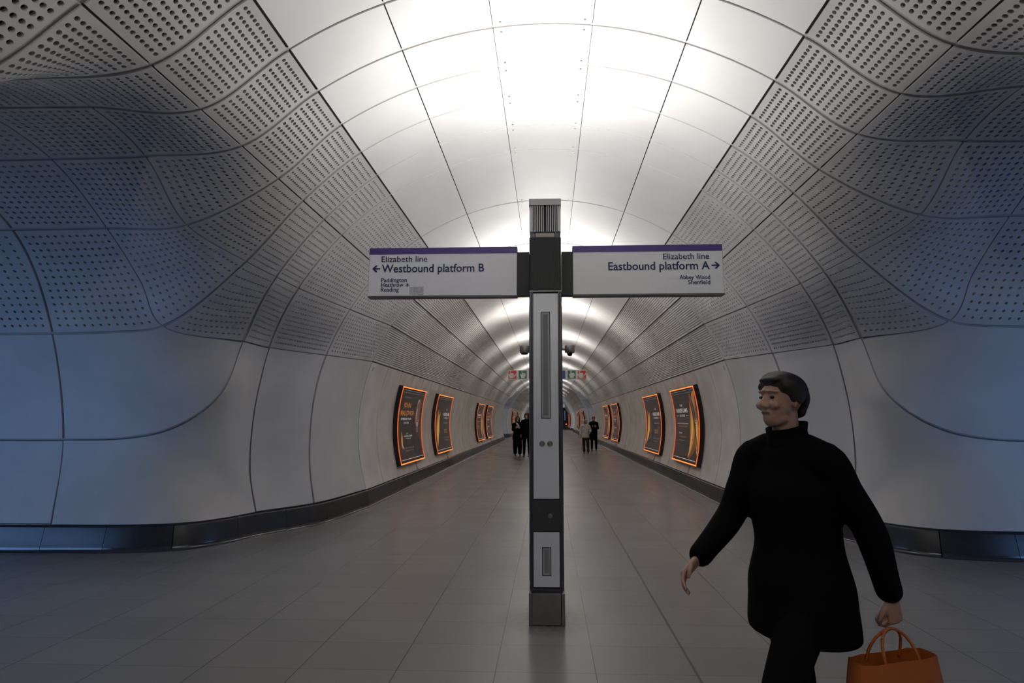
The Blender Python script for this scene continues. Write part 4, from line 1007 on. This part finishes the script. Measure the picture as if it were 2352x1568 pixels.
# the passer-by in the foreground, walking to the left with an orange bag in the trailing hand
pw = pose(pelvis=(0, 0, .915), chest=(0, -.02, 1.20), neck=(0, -.025, 1.43), head=(0, -.045, 1.575), pit=.08,
          shR=(-.155, -.05, 1.345), shL=(.155, .0, 1.345), elR=(-.20, -.16, 1.09), wrR=(-.16, -.38, .93), elL=(.225, .13, 1.08), wrL=(.24, .20, .83),
          hipR=(-.085, -.01, .89), hipL=(.085, .01, .89), knR=(-.085, .03, .49), anR=(-.08, .10, .095), knL=(.085, -.20, .52), anL=(.075, -.30, .125),
          hfR=(0, -.75, -.6), hpR=(.6, .2, -.5), hfL=(0, .15, -1), hpL=(-1, 0, 0), curlL=1.15, curlR=.5)
pr, T, k = person('person in long black coat striding past at right foreground, carrying an orange bag', (1.05, 2.46, 0), math.radians(-66), 1.72, pw,
                  dict(coat='coat_black', legs='cloth_black', hem=.66, flare=1.10, bulk=1.0, hair='short', haircol='hair_dark', wide=1.05), near=True)
hw = world_of(pr, np.array(pw['wrL'])+V(0, .012, -.105))
shopping_bag('shopping_bag', (hw[0]-.02, hw[1], hw[2]-.42), math.radians(18), .36, .31, .15, 'bag_orange', 'soft orange shopping bag hanging from the hand of the near black-coated person', 'bag', .12)
# the pair at left, half hidden by the totem
ph = pose(elR=(-.21, -.02, 1.13), wrR=(-.09, -.22, 1.20), elL=(.21, -.02, 1.13), wrL=(.08, -.22, 1.20), hfR=(.6, -.3, .5), hfL=(-.6, -.3, .5), hpR=(.3, .8, 0), hpL=(-.3, .8, 0), curlR=.9, curlL=.9, pit=.35,
          anR=(-.10, .05, .095), knR=(-.10, .0, .50), anL=(.10, -.08, .095), knL=(.095, -.08, .50))
person('person with dark top bun, black jacket and wide trousers, left of totem', (-1.27, 24.1, 0), math.radians(8), 1.62, ph,
       dict(coat='coat_black', legs='cloth_black', hem=.70, flare=1.12, hair='long', bun=True, wide=1.45, scarf=True))
person('tall person in black, half hidden behind the left edge of the totem', (-.86, 23.5, 0), math.radians(-12), 1.76, pose(),
       dict(coat='coat_black', legs='cloth_black', hem=.74, hair='bob', wide=.9))
# the pair at right
pv, T2, k2 = person('elderly person with grey hair in a white padded coat, walking, right of the totem', (1.69, 25.7, 0), math.radians(-4), 1.50,
       pose(elL=(.26, .02, 1.14), wrL=(.20, -.16, 1.10), elR=(-.25, .02, 1.10), wrR=(-.27, -.05, .86), anR=(-.09, .06, .095), knR=(-.10, .0, .50), anL=(.12, -.10, .095), knL=(.10, -.09, .50)),
       dict(coat='coat_white', legs='cloth_brown', hem=.80, flare=1.10, hair='bob', haircol='hair_grey', wide=1.15))
person('person in black clothes looking down at a phone, beside the white-coated person', (2.22, 27.85, 0), math.radians(4), 1.64, ph,
       dict(coat='coat_black', legs='cloth_black', hem=.86, flare=.92, hair='short', haircol='hair_brown', wide=.95))
def small_phone(loc, rz, label):
    root = empty('phone', loc, rz); tag(root, label, 'phone'); root.rotation_euler = (.5, 0, rz)
    a = Acc(); a.box(-.036, .036, -.004, .004, -.075, .075, 0, .003); a.build('body', 'phone', root); a = Acc(); a.box(-.032, .032, .004, .005, -.07, .07); a.build('screen', 'pgrey', root)
small_phone((2.205, 27.57, 1.20), 0, 'small dark phone held by the person in black at right')
h2 = world_of(pv, (.30, -.16, 1.03))
shopping_bag('handbag', (1.99, 25.40, .60), .2, .30, .27, .13, 'cloth_black', 'black handbag on the arm of the white-coated person', 'bag', .11)
